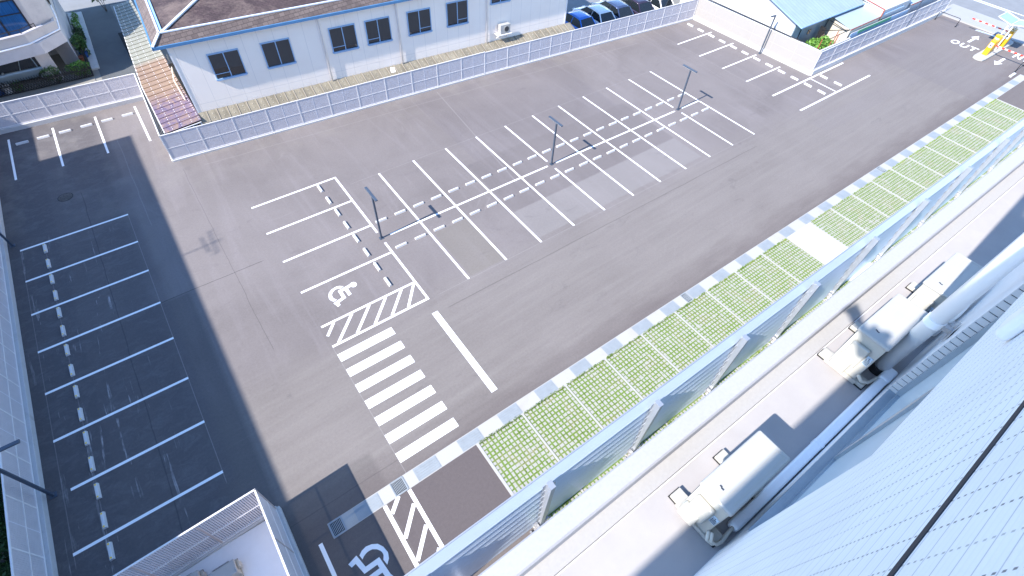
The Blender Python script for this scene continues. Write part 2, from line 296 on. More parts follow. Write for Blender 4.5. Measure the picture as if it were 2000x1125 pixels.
MT = dict(
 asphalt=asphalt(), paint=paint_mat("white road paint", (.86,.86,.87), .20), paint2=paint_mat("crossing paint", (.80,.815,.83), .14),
 stop=stained("wheel stop resin", (.56,.56,.57), (.45,.45,.46), 3, .6, .75, .4), reflector=simple("yellow reflector", (.85,.55,.05), .3),
 pole=simple("slate pole paint", (.055,.075,.11), .4, var=.15), lens=simple("lamp diffuser", (.6,.62,.65), .3),
 slat=simple("lavender fence slat", (.56,.54,.575), .45, var=.08), slatx=simple("fence slat backing", (.72,.72,.78), .5, var=.06), rail=simple("pale fence rail", (.76,.74,.74), .4, var=.06), post=simple("beige fence post", (.46,.39,.37), .45),
 kerb=stained("fence footing concrete", (.50,.50,.51), (.34,.32,.31), 1.1, .55, .72, .5), panel=stained("cream wall panel", (.32,.305,.295), (.28,.265,.255), .6, .5, .8, .35),
 concrete=stained("concrete", (.56,.55,.54), (.36,.34,.32), 1.2, .5, .72, .5), strip=stained("drain strip concrete", (.385,.38,.37), (.34,.31,.265), .8, .52, .68, .5), white_slab=stained("white slab", (.60,.60,.60), (.52,.51,.49), 1.5, .6, .8, .4),
 grate=simple("galvanised grating", (.29,.32,.345), .5, .15, var=.1), dark=simple("black gap", (.012,.013,.016), .8), iron=simple("black iron", (.015,.016,.018), .5),
 paver=stained("grid paver concrete", (.34,.335,.31), (.27,.26,.19), 2.6, .5, .72, .5), soil=stained("mossy joint soil", (.130,.200,.040), (.23,.21,.11), 1.1, .50, .66, .75, .95),
 grass=leaf("joint grass", (.085,.17,.018), (.20,.28,.045)),
 alu=simple("silver louver paint", (.64,.74,.86), .38, .3, var=.05, stretch=(.3,1,1)), alupost=simple("silver post", (.44,.47,.52), .45, .6, var=.05), steel=simple("galvanised bracket", (.45,.44,.44), .3, .6),
 coping=stained("white roof coping", (.37,.368,.39), (.33,.32,.33), .9, .55, .8, .3, .5), ledge=stained("white roof upturn", (.36,.348,.34), (.30,.27,.21), .95, .66, .78, .5), roof=speckle("roof membrane", (.365,.345,.34), .30),
 tower=siding_tower(), plain=simple("smooth white wall", (.74,.75,.78), .5, var=.04), ac=simple("cream enamel", (.43,.415,.37), .4, var=.04), acl=simple("cream enamel lid", (.40,.395,.38), .35, var=.03), acdark=simple("condenser shade", (.03,.032,.035), .6), rubber=simple("rubber", (.02,.02,.022), .8),
 pipe=simple("white pipe", (.90,.905,.92), .3, var=.03), hose=simple("insulated hose", (.62,.58,.50), .7, var=.15), label=simple("printed label", (.42,.55,.68), .4, var=.5, scale=25), ink=simple("label ink", (.03,.04,.06), .6), frame=simple("grey window frame", (.32,.37,.42), .35, .4), wglass=glass("sky glass", (.62,.72,.78), .15),  # wglass: reflected sky and a pale interior put into the pane colour
 house=siding_house(), blue=simple("blue gutter", (.075,.21,.40), .4, var=.15), lblue=simple("light blue window frame", (.27,.42,.62), .4, var=.08), screen=simple("insect screen", (.045,.047,.052), .35, var=.12, stretch=(6,6,.5)), wdark=glass("dark window glass", (.02,.022,.026)), wp=simple("white plastic", (.80,.79,.80), .4, var=.05),
 brown=mossy("brown shingle roof", (.050,.030,.032), (.068,.042,.043), (.22,.165,.14), amt=.55), skirt=mossy("weathered skirt shingle", (.12,.09,.085), (.16,.125,.115), (.05,.038,.038), amt=.6), ridge=simple("white roof flashing", (.70,.72,.76), .45, var=.15, scale=5),
 rust=rust_sheet(), lstrip=corrug("weathered translucent roofing", (.24,.215,.165), 0, .62, .35),
 cream=stained("cream concrete", (.60,.54,.50), (.34,.31,.30), .8, .50, .72, .5), creamw=stained("pale wall render", (.56,.53,.54), (.38,.36,.37), 1.0, .5, .75, .5), curtain=simple("blue curtain glass", (.02,.10,.26), .12, var=.5, stretch=(9,9,.3), scale=1.5),
 van=simple("silver blue van paint", (.34,.42,.47), .3, .4, var=.03, coat=.6), tyre=simple("tyre rubber", (.02,.02,.02), .8), rim=simple("alloy rim", (.5,.52,.55), .3, .7), cglass=glass("car glass", (.012,.016,.02)),
 c_blue=simple("bright blue car paint", (.015,.17,.62), .25, .3, var=.02, coat=1), c_white=simple("white car paint", (.80,.81,.82), .25, var=.02, coat=1), c_slate=simple("slate car paint", (.07,.10,.19), .25, .5, var=.02, coat=1), c_plum=simple("dark plum car paint", (.045,.03,.055), .25, .4, var=.02, coat=1),
 tlight=simple("tail lamp", (.45,.02,.02), .2), hlight=simple("head lamp", (.7,.72,.75), .1), terr=simple("terracotta", (.40,.13,.07), .8), bluep=simple("blue plastic", (.02,.09,.30), .5),
 leafd=leaf("dark leaves", (.012,.04,.012), (.04,.09,.02)), leafb=leaf("bright leaves", (.05,.15,.02), (.16,.32,.05)), leafm=leaf("mid green leaves", (.03,.09,.02), (.09,.18,.04)), bark=simple("bark", (.13,.09,.06), .9, var=.3), hedge=leaf("hedge leaves", (.010,.045,.010), (.030,.10,.02)),
 whitew=simple("white metal cladding", (.52,.53,.55), .55, var=.04), croof=corrug("pale blue metal roof", (.27,.34,.39), 0, .42, .12), flat=simple("pale blue flat roof", (.33,.41,.48), .5, var=.08), slate=corrug("blue grey sheet wall", (.22,.30,.36), 1, .35, .3), beige=stained("beige sheet wall", (.60,.55,.47), (.42,.36,.28), 1.5, .5, .7, .5), rpole=simple("rusty red steel", (.34,.09,.05), .8, var=.4, scale=8), wood=simple("old timber", (.28,.21,.16), .85, var=.4, scale=8), tarp=simple("pale blue tarpaulin", (.42,.56,.72), .5, var=.12), net=simple("green net", (.10,.38,.22), .7, var=.2),
 yellow=simple("yellow machine paint", (.66,.35,.015), .35, var=.06), red=simple("red reflective tape", (.75,.05,.03), .4), white=simple("white gloss paint", (.62,.62,.62), .35, var=.04), canopy=simple("frosted blue canopy", (.24,.34,.50), .3, var=.06),
 road=simple("old street asphalt", (.20,.21,.225), .85, var=.12, scale=1.0), walk=stained("pavement concrete", (.33,.33,.335), (.29,.285,.28), .5, .5, .7, .5), alley=stained("alley asphalt", (.10,.105,.11), (.06,.062,.068), .6, .45, .7, .6), earth=stained("bare ground", (.24,.23,.21), (.15,.14,.12), .3, .45, .65, .6),
 skin=simple("skin", (.50,.32,.24), .5, var=.05), cloth=simple("navy jacket", (.03,.04,.08), .8), cloth2=simple("grey shirt", (.25,.26,.28), .8), trous=simple("dark trousers", (.03,.03,.035), .8), hair=simple("black hair", (.012,.01,.01), .6), manhole=mossy("cast iron cover", (.10,.09,.085), (.13,.115,.11), (.05,.045,.04)),
)

# ================================================================== SETTING
struct("ground", MB().box((-400,-400,-.6), (400,400,-.03)), MT['earth'])
lot = [(-19.6,-40),(60.3,-40),(60.3,-2.4),(36.3,-2.4),(36.1,10.5),(12.8,12.2),(-10.35,13.6),(-10.05,22.2),(-19.6,22.7)]
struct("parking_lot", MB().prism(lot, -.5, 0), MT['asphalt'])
struct("neighbour_parking", MB().prism([(21.0,12.0),(36.0,10.9),(38.5,60),(21.0,60)], -.4, -.004), MT['road'])
struct("alley_road", MB().prism([(-12.3,22.9),(-9.6,22.9),(-9.3,60),(-12.2,60)], -.4, .002), MT['alley'])
struct("side_street", MB().box((-40,40.5,-.3), (-7.6,46,.006)), MT['road'])
struct("carport_floor", MB().prism([(-19.6,22.9),(-12.75,22.9),(-12.6,42),(-19.6,42)], -.3, .004), MT['earth'])
struct("pavement", MB().box((60.3,-60,-.3), (64.1,-1.9,.12)), MT['walk'])
struct("street", MB().box((64.1,-90,-.3), (90,60,.0)), MT['road'])
struct("pavement_edge", MB().box((60.3,-1.9,-.3), (61.2,30,.12)), MT['kerb'])
LN = MB()
def ln(x0, y0, x1, y1, w=.125, z=.004):
    p = Vector((x0,y0)); q = Vector((x1,y1)); t = (q-p).normalized(); nn = Vector((-t.y,t.x))*w/2
    LN.quad((p-nn).to_3d()+Vector((0,0,z)), (q-nn).to_3d()+Vector((0,0,z)), (q+nn).to_3d()+Vector((0,0,z)), (p+nn).to_3d()+Vector((0,0,z)))
def lx(y, x0, x1, w=.125): ln(x0, y, x1, y, w)
def ly(x, y0, y1, w=.125): ln(x, y0, x, y1, w)
def seg_y(x, gaps, a, b):
    cur = a
    for g0, g1 in gaps:
        if g0 > cur: ly(x, cur, g0)
        cur = g1
    ly(x, cur, b)
CR = .0625
for i in range(11):
    x = 2.5*i
    g = [(-CR, CR)]
    if i in (4, 9): g = [(-.45, .42)]
    seg_y(x, g, -5.35, 5.35)
cur = -1.95
for g0, g1 in ((9.72, 10.42), (22.22, 22.98)):
    lx(0, cur, g0); cur = g1
lx(0, cur, 25.0-CR)
# left cluster of bays
for y in (6.47, 3.87, 1.28, -1.30): lx(y, -7.75, -2.5-CR if y < 6 else -2.44)
lx(-3.93, -7.75, -2.5-CR); lx(-5.30, -7.75, -2.44)
ly(-2.5, .53, 6.47-CR); ly(-2.5, -5.30+CR, -.43)
ln(-7.12, -3.93-CR, -7.70, -4.60, .14)
for a, b in ((-6.15,-7.42),(-5.2,-6.45),(-4.27,-5.49),(-3.36,-4.55),(-2.62,-3.62)): ln(a, -3.93-CR, b, -5.30+CR, .14)
# left row, upper-left row, far right row
for y in (9.77, 7.15, 4.6, 2.01, -.58, -3.2, -8.38): lx(y, -19.0, -13.75)
lx(-5.76, -18.72, -13.75)
for x in (-18.6, -16.12, -13.6, -11.1): ly(x, 16.62, 21.55)
for y in (7.5, 4.93, 2.37, -.15): lx(y, 30.8, 35.52)
lx(-2.76, 30.82, 41.2, .15); lx(-5.31, 30.87, 41.22, .15); ly(36.05, -5.22, -2.85, .11)
ly(-11.63, -18.5, -13.16, .15)
# hatched strip beside the near accessible bay
ly(-9.06, -19.0, -13.32, .16); ly(-7.98, -19.0, -13.32, .16)
for y0, y1 in ((-13.3,-13.75),(-13.9,-14.82),(-14.86,-15.76),(-15.85,-16.75),(-16.8,-17.7)):
    xa = -8.08 if y0 < -13.5 else -8.45
    ln(xa, y0, -8.96, y1, .16)
struct("bay_lines", LN, MT['paint'])
ZB = MB()
for k in range(7):
    y = -6.08 - k*.975; ZB.quad((-7.75,y-.235,.004),(-4.91,y-.235,.004),(-4.91,y+.235,.004),(-7.75,y+.235,.004))
struct("zebra_crossing", ZB, MT['paint2'])
struct("give_way_bar", MB().quad((-2.83,-11.66,.004),(-2.50,-11.66,.004),(-2.50,-6.26,.004),(-2.83,-6.26,.004)), MT['paint2'])
struct("exit_threshold_bar", MB().quad((59.85,-8.75,.004),(60.2,-8.75,.004),(59.95,-6.2,.004),(59.6,-6.2,.004)), MT['paint2'])
BODY = [(0,0),(.76,.09),(.84,.10),(.95,.07),(1.01,-.02),(1.0,-.13),(.92,-.21),(.84,-.24),(.76,-.21),(.69,-.1),(.51,-.13),(.51,-.58),(.33,-.61),(.32,-.15),(.18,-.16),(.18,-.65),(-.28,-.76),(-.25,-.92),(-.41,-.98),(-.51,-.63),(0,-.52)]
WHEEL = [(.38,.12),(.23,.26),(.04,.32),(-.22,.27),(-.42,.15),(-.53,-.03),(-.58,-.23),(-.54,-.41),(-.45,-.54),(-.27,-.51),(-.35,-.4),(-.39,-.25),(-.37,-.09),(-.27,.05),(-.12,.15),(.02,.16),(.16,.08)]
def symbol(loc, rz, sc=1.0):
    m = MB(); c, s_ = math.cos(rz), math.sin(rz)
    def q(p): return (loc[0]+sc*(p[0]*c-p[1]*s_), loc[1]+sc*(p[0]*s_+p[1]*c), .005)
    hd = [(0,0),(.70,.083),(.74,.10),(.80,.125),(.87,.13),(.95,.10),(1.01,.03),(1.03,-.06),(1.0,-.15),(.93,-.215),(.86,-.235),(.79,-.225),(.73,-.18),(.70,-.105),(.50,-.13)]
    m.quad(*[q(p) for p in hd+[(.32,-.15),(.18,-.16),(.0,-.18)]])
    m.quad(*[q(p) for p in ((.32,-.148),(.50,-.128),(.51,-.58),(.33,-.61))])
    m.quad(*[q(p) for p in ((0,-.18),(.18,-.16),(.18,-.65),(0,-.52))]); m.quad(*[q(p) for p in ((0,-.52),(.18,-.65),(-.28,-.76),(-.51,-.63))]); m.quad(*[q(p) for p in ((-.51,-.63),(-.28,-.76),(-.25,-.92),(-.41,-.98))])
    o_ = WHEEL[:9]; i_ = list(reversed(WHEEL[9:])); n = 16
    def samp(P, f):
        k = f*(len(P)-1); a = int(min(k, len(P)-2)); g = k-a; return (P[a][0]*(1-g)+P[a+1][0]*g, P[a][1]*(1-g)+P[a+1][1]*g)
    for k in range(n): m.quad(q(samp(o_, k/n)), q(samp(o_, (k+1)/n)), q(samp(i_, (k+1)/n)), q(samp(i_, k/n)))
    return m
struct("accessible_bay_symbol", symbol((-6.14,-2.24), 0), MT['paint2'])
struct("accessible_bay_symbol", symbol((-10.05,-14.83), -math.pi/2, 1.05), MT['paint2'])
TX = MB()
def tq(pts, ox, oy, sx, sy):   # letter space: u to the right (= -Y), v up (= +X)
    TX.quad(*[(ox+v*sx, oy-u*sy, .005) for u, v in pts])
def stroke(a, b, wd, ox, oy, sx, sy):
    p = Vector(a); q = Vector(b); t = (q-p).normalized(); nn = Vector((-t.y, t.x))*wd/2; tq([p-nn, q-nn, q+nn, p+nn], ox, oy, sx, sy)
for k in range(20):   # O
    a, b = 2*math.pi*k/20, 2*math.pi*(k+1)/20
    tq([(.5+.5*math.cos(a),.5+.5*math.sin(a)),(.5+.5*math.cos(b),.5+.5*math.sin(b)),(.5+.29*math.cos(b),.5+.33*math.sin(b)),(.5+.29*math.cos(a),.5+.33*math.sin(a))], 54.45, -5.98, 1.05, .72)
S = (54.42, -6.86, 1.05, .66)
tq([(0,.38),(.24,.38),(.24,1),(0,1)], *S); tq([(.76,.38),(1,.38),(1,1),(.76,1)], *S)
for k in range(10):
    a, b = math.pi+math.pi*k/10, math.pi+math.pi*(k+1)/10
    tq([(.5+.5*math.cos(a),.38+.38*math.sin(a)),(.5+.5*math.cos(b),.38+.38*math.sin(b)),(.5+.26*math.cos(b),.38+.2*math.sin(b)),(.5+.26*math.cos(a),.38+.2*math.sin(a))], *S)
S = (54.42, -7.66, 1.05, .72)
tq([(0,.82),(1,.82),(1,1),(0,1)], *S); tq([(.38,0),(.62,0),(.62,.82),(.38,.82)], *S)
S = (56.6, -10.78, 1.05, .68)
tq([(0,0),(.22,0),(.22,1),(0,1)], *S); tq([(.78,0),(1,0),(1,1),(.78,1)], *S); TX.quad(*[(S[0]+v*S[2], S[1]-u*S[3], .0065) for u, v in ((0,1),(.22,1),(1,0),(.78,0))])
S = (56.6, -11.75, 1.05, .2); tq([(0,0),(1,0),(1,1),(0,1)], *S)
def arrow(x, y, d, L_=1.7):
    TX.quad((x,y-.11,.005),(x+d*L_*.6,y-.11,.005),(x+d*L_*.6,y+.11,.005),(x,y+.11,.005)); TX.quad((x+d*L_*.6,y-.36,.005),(x+d*L_,y,.005),(x+d*L_*.6,y+.36,.005))
arrow(56.1, -7.05, 1, 2.4); arrow(55.6, -10.55, -1, 2.2)
struct("exit_lettering", TX, MT['paint2'])
ST = MB()
for a, b, c_, d_ in ((68.15,-90,68.35,60),(67.7,-6,67.85,30)): ST.quad((a,b,.004),(c_,b,.004),(c_,d_,.004),(a,d_,.004))
struct("street_lines", ST, MT['paint2'])

# drain strip with gratings, grid paving and grass
def stripe(x0, x1): return MB().box((x0,-13.3,-.1), (x1,-12.66,.006))
struct("drain_strip", stripe(-11.15, 53.6), MT['strip'])
gk = [(-7.49,-6.42),(-5.37,-4.3),(-3.27,-2.22),(-1.2,-.17),(.92,1.93),(2.98,3.99),(5.07,6.16),(7.15,8.2)] + [(9.25+2.08*i, 10.25+2.08*i) for i in range(21)]
def grating(x0, x1, n=5):
    m = MB().box((x0,-13.27,.0), (x1,-12.69,.009)); 
    for k in range(n):
        y = -13.24 + .52*(k+.5)/n; m.box((x0+.03,y-.035,.009), (x1-.03,y+.035,.019))
    return m
gp = None
for i, (x0, x1) in enumerate([(-10.12,-9.06)]+gk):
    if gp is None: gp = obj("drain_grating", grating(-.52, .52), MT['grate']); o = gp
    else: o = gp.copy(); COL.objects.link(o)
    o.location = ((x0+x1)/2, 0, 0); o.scale = ((x1-x0)/1.04, 1, 1)
ORD = ["first","second","third","fourth","fifth","sixth","seventh","eighth","ninth","tenth","eleventh","twelfth","thirteenth","fourteenth","fifteenth","sixteenth","seventeenth","eighteenth","nineteenth","twentieth","twenty-first","twenty-second","twenty-third","twenty-fourth","twenty-fifth","twenty-sixth","twenty-seventh","twenty-eighth","twenty-ninth","thirtieth","thirty-first","thirty-second"]
gl = sorted([o for o in COL.objects if o.name.startswith("drain_grating")], key=lambda o: o.location.x)
for i, o in enumerate(gl): tag(o, "long pale blue drain grating, %s from the near end of the drain strip" % ORD[i], "drain cover", "long gratings along the drain strip")
def basin(name, x0, x1, lab):
    t = thing(name, lab, "drain cover", ((x0+x1)/2, -12.98, .006)); w_ = (x1-x0)/2
    f = MB(); f.bar((-w_,-.3,.012),(w_,-.3,.012),.04,.02); f.bar((-w_,.3,.012),(w_,.3,.012),.04,.02); f.bar((-w_,-.28,.012),(-w_,.28,.012),.04,.02); f.bar((w_,-.28,.012),(w_,.28,.012),.04,.02); f.box((-w_,-.3,.002),(w_,.3,.005))
    obj("frame", f, MT['grate'], t); b = MB().box((-w_+.05,-.25,.005),(w_-.05,.25,.008)); obj("basin", b, MT['dark'], t)
    s = MB(); n = max(4, int(w_/.032))
    for k in range(n): xx = -w_+.06+(2*w_-.12)*(k+.5)/n; s.box((xx-.012,-.23,.008),(xx+.012,.23,.018))
    obj("bars", s, MT['grate'], t)
basin("catch_basin", -11.13, -10.62, "square barred catch basin at the near end of the drain strip in shade")
basin("catch_basin", -8.52, -7.98, "square barred catch basin beside the hatched strip in the sun")
basin("catch_basin", 8.78, 9.18, "small barred catch basin beyond the zebra crossing between two gratings")
basin("catch_basin", 28.95, 29.4, "small barred catch basin far along the drain strip")

xs = [-4.72,-2.3,.2,2.7,5.19,7.69,10.2,12.68,15.15,17.58,19.98,22.3,24.78,27.28,29.76,32.22,34.72,37.2,39.68,42.15,44.6,46.95]
struct("paving_bed", MB().box((-4.72,-19.3,-.1), (46.95,-13.3,.002)), MT['soil'])
PV = MB(); GR = MB(); DV = MB()
def blade_tuft(x, y, r, n=3, h=.03):
    for _ in range(n):
        a = random.uniform(0, 6.28); d = random.uniform(0, r); px, py = x+math.cos(a)*d, y+math.sin(a)*d; b = random.uniform(0, 6.28); L_ = random.uniform(.02,.05); hh = h*random.uniform(.4,1)
        GR.quad((px,py,.004),(px+math.cos(b)*L_,py+math.sin(b)*L_,.004+hh*.2),(px+math.cos(b)*L_*.6+.01,py+math.sin(b)*L_*.6,.012+hh))
for i in range(len(xs)-1):
    x0, x1 = xs[i], xs[i+1]
    DV.box((x0-.045,-19.3,-.05), (x0+.045 if i else x0+.08,-13.3,.032))
    if i == 9: continue
    W_ = x1-x0-.10; nx = 12; px = W_/nx; far = x0 > 18
    rs = random.uniform(-.004,.004); ny = 30; py = .2
    for a in range(nx):
        joff = random.uniform(-.004,.004)
        for b in range(ny):
            cx = x0+.05+px*(a+.5); cy = -13.33-py*(b+.5)+joff
            if cy < -19.2: continue
            tx = .062+random.uniform(-.010,.010); ty = .066+random.uniform(-.006,.010)
            if random.random() < .05: tx = px/2-.004
            if random.random() < .05: ty = .099
            h = .009+random.uniform(-.002,.002); sk = random.uniform(-.004,.004)
            PV.prism([(cx-tx+sk,cy-ty),(cx+tx+sk,cy-ty+sk),(cx+tx,cy+ty+sk),(cx-tx,cy+ty)], .0, h)
            if cy > -18.5:
                dens = .5+.5*math.sin(cx*2.1+cy*1.3+math.sin(cx*.9)*2)
                for _ in range(2 if not far else 1):
                    if random.random() < .35+.5*dens: blade_tuft(cx+px*.5, cy+random.uniform(-.09,.09), .03, 4)
                    if random.random() < .25+.5*dens: blade_tuft(cx+random.uniform(-.09,.09), cy+py*.5, .03, 4)
    for _ in range(160 if not far else 90):
        if random.random() < .8: blade_tuft(random.uniform(x0+.1, x1-.1), -13.33+random.uniform(-.04,.03), .05, 5, .06)
for _ in range(500):   # weeds that show between the screen and the roof edge
    c = random.choice([2.9, 9.4, 11.1, 17.0, -3.2]); blade_tuft(c+random.gauss(0,.3), -17.6+random.gauss(0,.15), .12, 5, .12)
DV.box((46.9,-19.3,-.05),(47.0,-13.3,.032)); DV.box((-4.72,-13.34,-.05),(47,-13.3,.02))
struct("grid_pavers", PV, MT['paver']); struct("paving_dividers", DV, MT['strip'])
struct("entrance_slab", MB().box((17.62,-19.3,-.05), (19.94,-13.32,.034)), MT['white_slab'])
g = obj("grass", GR, MT['grass']); g['kind'] = 'stuff'
# manhole
t = thing("manhole_cover", "round rusty iron manhole cover set in the shaded asphalt at upper left", "manhole cover", (-16.43,13.33,0))
obj("rim", MB().tube([(0,0,-.02),(0,0,.004)], .40, 28), MT['dark'], t); obj("cover", MB().tube([(0,0,-.02),(0,0,.010)], .365, 28), MT['manhole'], t)

# ================================================================== WHEEL STOPS
def stop_mesh(L_=.68):
    m = MB(); h = L_/2; n = len(m.v)
    for s_ in (-1, 1): m.v += [(s_*h,-.085,0),(s_*h,-.055,.10),(s_*(h-.02),-.03,.115),(s_*(h-.02),.03,.115),(s_*h,.055,.10),(s_*h,.085,0)]
    k = 6; m.f += [tuple(reversed(range(k))), tuple(range(k, 2*k))] + [(i, (i+1) % k, k+(i+1) % k, k+i) for i in range(k)]
    return m
def refl(sx): return MB().prism([(sx*.27-.035,-.03),(sx*.27+.035,-.03),(sx*.27+.035,.03),(sx*.27-.035,.03)], .112, .122)
def make_stop():
    r = obj("wheel_stop", stop_mesh(), MT['stop']); r.location = (0,0,0)
    for s_ in (-1, 1): obj("reflector", refl(s_), MT['reflector'], r)
    return r
full = make_stop(); used = [False]; light = None
def stops(pts, rz, fmt, grp, refs=False):
    global light
    for i, (x, y) in enumerate(pts):
        if refs:
            o = full if not used[0] else copy_tree(full); used[0] = True
        else:
            o = bpy.data.objects.new("wheel_stop", full.data); COL.objects.link(o)
        o.location = (x+random.uniform(-.01,.01), y+random.uniform(-.01,.01), 0); o.rotation_euler = (0,0,rz+random.uniform(-.015,.015)); tag(o, fmt % ORD[i], "wheel stop", grp)
stops([(-17.89, 9.2-1.303*i) for i in range(15)], R(90), "wheel stop with yellow reflectors in the shaded left column, %s from the top", "wheel stops of the shaded left column", True)
stops([(-1.85+1.2505*i, 1.31) for i in range(22)], 0, "wheel stop in the upper central line of bays, %s from the left", "wheel stops of the upper central line")
stops([(-1.85+1.2505*i, -1.16) for i in range(22)], 0, "wheel stop in the lower central line of bays, %s from the left", "wheel stops of the lower central line")
stops([(-3.7, 5.9-1.294*i) for i in range(8)], R(90), "white wheel stop in the four bays left of the first lamp, %s from the top", "wheel stops of the bays with the accessible symbol")
stops([(x, 20.62) for x in (-17.9,-16.73,-15.49,-14.22,-12.98,-11.7)], 0, "white wheel stop in the upper left bays by the fence, %s from the left", "wheel stops of the upper left bays")
stops([(34.84, 9.53-1.29*i) for i in range(12)], R(90), "white wheel stop in the far column by the cream wall, %s from the top", "wheel stops of the far column")
stops([(37.28,-3.31),(37.3,-4.63)], R(90), "white wheel stop in the end-on bay by the far fence corner, %s from the fence", "wheel stops of the end-on bay")

# ================================================================== LAMPS
def lamp(x, y, h, lab, kind='T', d=(0,1), grp=None, ln_=1.3):
    t = thing("parking_lamp", lab, "lamp post", (x, y, 0), 0, grp)
    obj("pole", MB().box((-.05,-.05,.02), (.05,.05,h-.03)), MT['pole'], t, bevel=.01, seg=1)
    obj("base_plate", MB().box((-.12,-.12,.0), (.12,.12,.02)), MT['pole'], t)
    d = Vector((d[0], d[1], 0)); a = -d*ln_/2+d*.1 if kind == 'T' else -d*.05; b = d*ln_/2+d*.1 if kind == 'T' else d*ln_
    hd = obj("lamp_head", MB().bar(Vector(a)+Vector((0,0,h)), Vector(b)+Vector((0,0,h)), .15, .07), MT['pole'], t, bevel=.012, seg=1)
    obj("diffuser", MB().bar(Vector(a)*.92+Vector((0,0,h-.042)), Vector(b)*.92+Vector((0,0,h-.042)), .11, .012), MT['lens'], hd)
    return t
G_ = "T-shaped lamps on the central line"
lamp(-2.5, .0, 3.2, "slate T-shaped lamp post nearest the zebra crossing, at the left end of the central line", grp=G_)
lamp(10.07, .03, 3.2, "slate T-shaped lamp post in the middle of the central line of bays", grp=G_)
lamp(22.6, .03, 3.22, "slate T-shaped lamp post at the far right end of the central line", grp=G_)
lamp(-19.28, -5.62, 3.75, "dark lamp post in shade by the left fence near the bottom", 'L', (1, 0), ln_=1.15)
lamp(-19.28, 10.42, 3.75, "dark lamp post by the left fence at mid height", 'L', (1, 0), ln_=.8)
lamp(36.02, 2.38, 3.25, "slim slate lamp post standing before the cream panel wall", 'L', (-.99, .1), ln_=.55)
lamp(52.48, -2.25-.15, 3.1, "slim slate lamp post before the far right fence near the exit", 'L', (-.5, .2), ln_=.5)

# ================================================================== FENCES
def fence(lab, A, B, h, kerb=(.3,.25), pitch=2.05, sp=.082, sw=.062, side=1, cat="fence", solid=False, kname="footing", name="slat_fence", backing=False, midpost=True, grp=None, pmat='rail'):
    A = Vector(A); B = Vector(B); L_ = (B-A).length; rz = math.atan2(B.y-A.y, B.x-A.x)
    t = thing(name, lab, cat, (A.x, A.y, 0), rz, grp); kh, kw = kerb
    if kh: obj(kname, MB().box((-.05,-kw*.5,-.2), (L_+.05,kw*.5,kh)), MT['kerb'], t, bevel=.015, seg=1)
    n = max(1, round(L_/pitch)); p = L_/n; z0 = kh+.06; z1 = h-.05; zm = kh+(h-kh)*.46; f = side*.5
    pm = MB()
    if solid: pm.box((.0,-.03,z0-.05), (p,.03,z1+.03))
    else:
        k = int(p/sp)
        for i in range(k): x = p*(i+.5)/k; pm.box((x-sw/2,-.012,z0), (x+sw/2,.012,z1))
    mesh = None
    for i in range(n):
        if mesh is None: o = obj("panel", pm, MT['panel'] if solid else MT['slat'], t); mesh = o.data
        else: o = bpy.data.objects.new("panel", mesh); COL.objects.link(o); o.parent = t
        o.location = (p*i, 0, 0)
    yo = f*.035
    pmn = MB().box((-.03,-.026,kh), (.03,.026,h-.02)); pe = None
    for i in range(n+1):
        if solid: break
        if pe is None: o = obj("post", pmn, MT[pmat], t); pe = o.data
        else: o = bpy.data.objects.new("post", pe); COL.objects.link(o); o.parent = t
        o.location = (p*i, 0, 0)
    if solid:
        j = MB()
        for i in range(n+1): j.box((p*i-.008,side*.03-.004,kh),(p*i+.008,side*.03+.004,h-.03))
        j.box((0,side*.03-.004,zm-.008),(L_,side*.03+.004,zm+.008)); obj("joint_strip", j, MT['post'], t)
    obj("top_rail", MB().box((-.03,-.028,h-.04), (L_+.03,.028,h)), MT['rail'], t)
    if not solid:
        m = MB()
        for i in range(n): m.box((p*i+.03,-.022,zm-.022),(p*(i+1)-.03,.022,zm+.022))
        obj("middle_rail", m, MT['rail'], t); obj("bottom_rail", MB().box((0,-.03,kh+.015),(L_,.03,kh+.06)), MT['rail'], t)
        if midpost:
            m = MB()
            for i in range(n): m.box((p*(i+.5)-.012,-.018,kh+.06),(p*(i+.5)+.012,.018,h-.05))
            obj("mullion", m, MT['slatx'], t)
    return t
fence("long pale slat fence behind the lot, left stretch below the house", (-10.37,13.52), (12.8,12.12), 1.9, kerb=(.12,.2), side=-1, sw=.0765, sp=.078)
fence("long pale slat fence behind the lot, right stretch before the parked cars", (12.8,12.12), (36.15,10.42), 1.85, kerb=(.12,.2), side=-1, sw=.0765, sp=.078)
fence("short slat fence running back beside the rusty lean-to roof", (-10.08,22.2), (-10.37,13.52), 1.9, kerb=(.12,.2), side=-1)
fence("slat fence on a concrete footing behind the upper left bays", (-19.7,22.62), (-10.08,22.2), 1.9, kerb=(.3,.28), side=-1, sw=.0765, sp=.078)
fence("shaded slat fence on a broad footing along the left edge of the lot", (-19.68,22.6), (-19.68,-12.2), 2.0, kerb=(.3,.34), side=1, sw=.077, sp=.085)
fence("cream panel wall closing the far end of the lot", (36.28,10.42), (36.6,-2.42), 1.95, kerb=(.32,.22), side=-1, solid=True, pitch=2.15, name="panel_wall", cat="wall")
fence("slat fence on a white footing leading to the far exit", (36.6,-2.42), (60.6,-2.42), 2.0, kerb=(.42,.3), side=-1, pitch=2.35, sw=.055, sp=.085)
fence("slat fence of the pale enclosure at the bottom, long side towards the left bays", (-12.5,-11.1), (-20.4,-11.32), 2.55, kerb=(.28,.2), side=1, sp=.075, sw=.05, midpost=False, pmat='post')
fence("slat fence of the pale enclosure at the bottom, short side casting the striped shadow", (-12.5,-11.12), (-12.5,-18.6), 2.55, kerb=(.28,.3), side=1, sp=.075, sw=.071, midpost=False, pmat='post')
struct("enclosure_floor", MB().box((-20.4,-19,-.1), (-12.65,-11.25,.14)), MT['plain'])

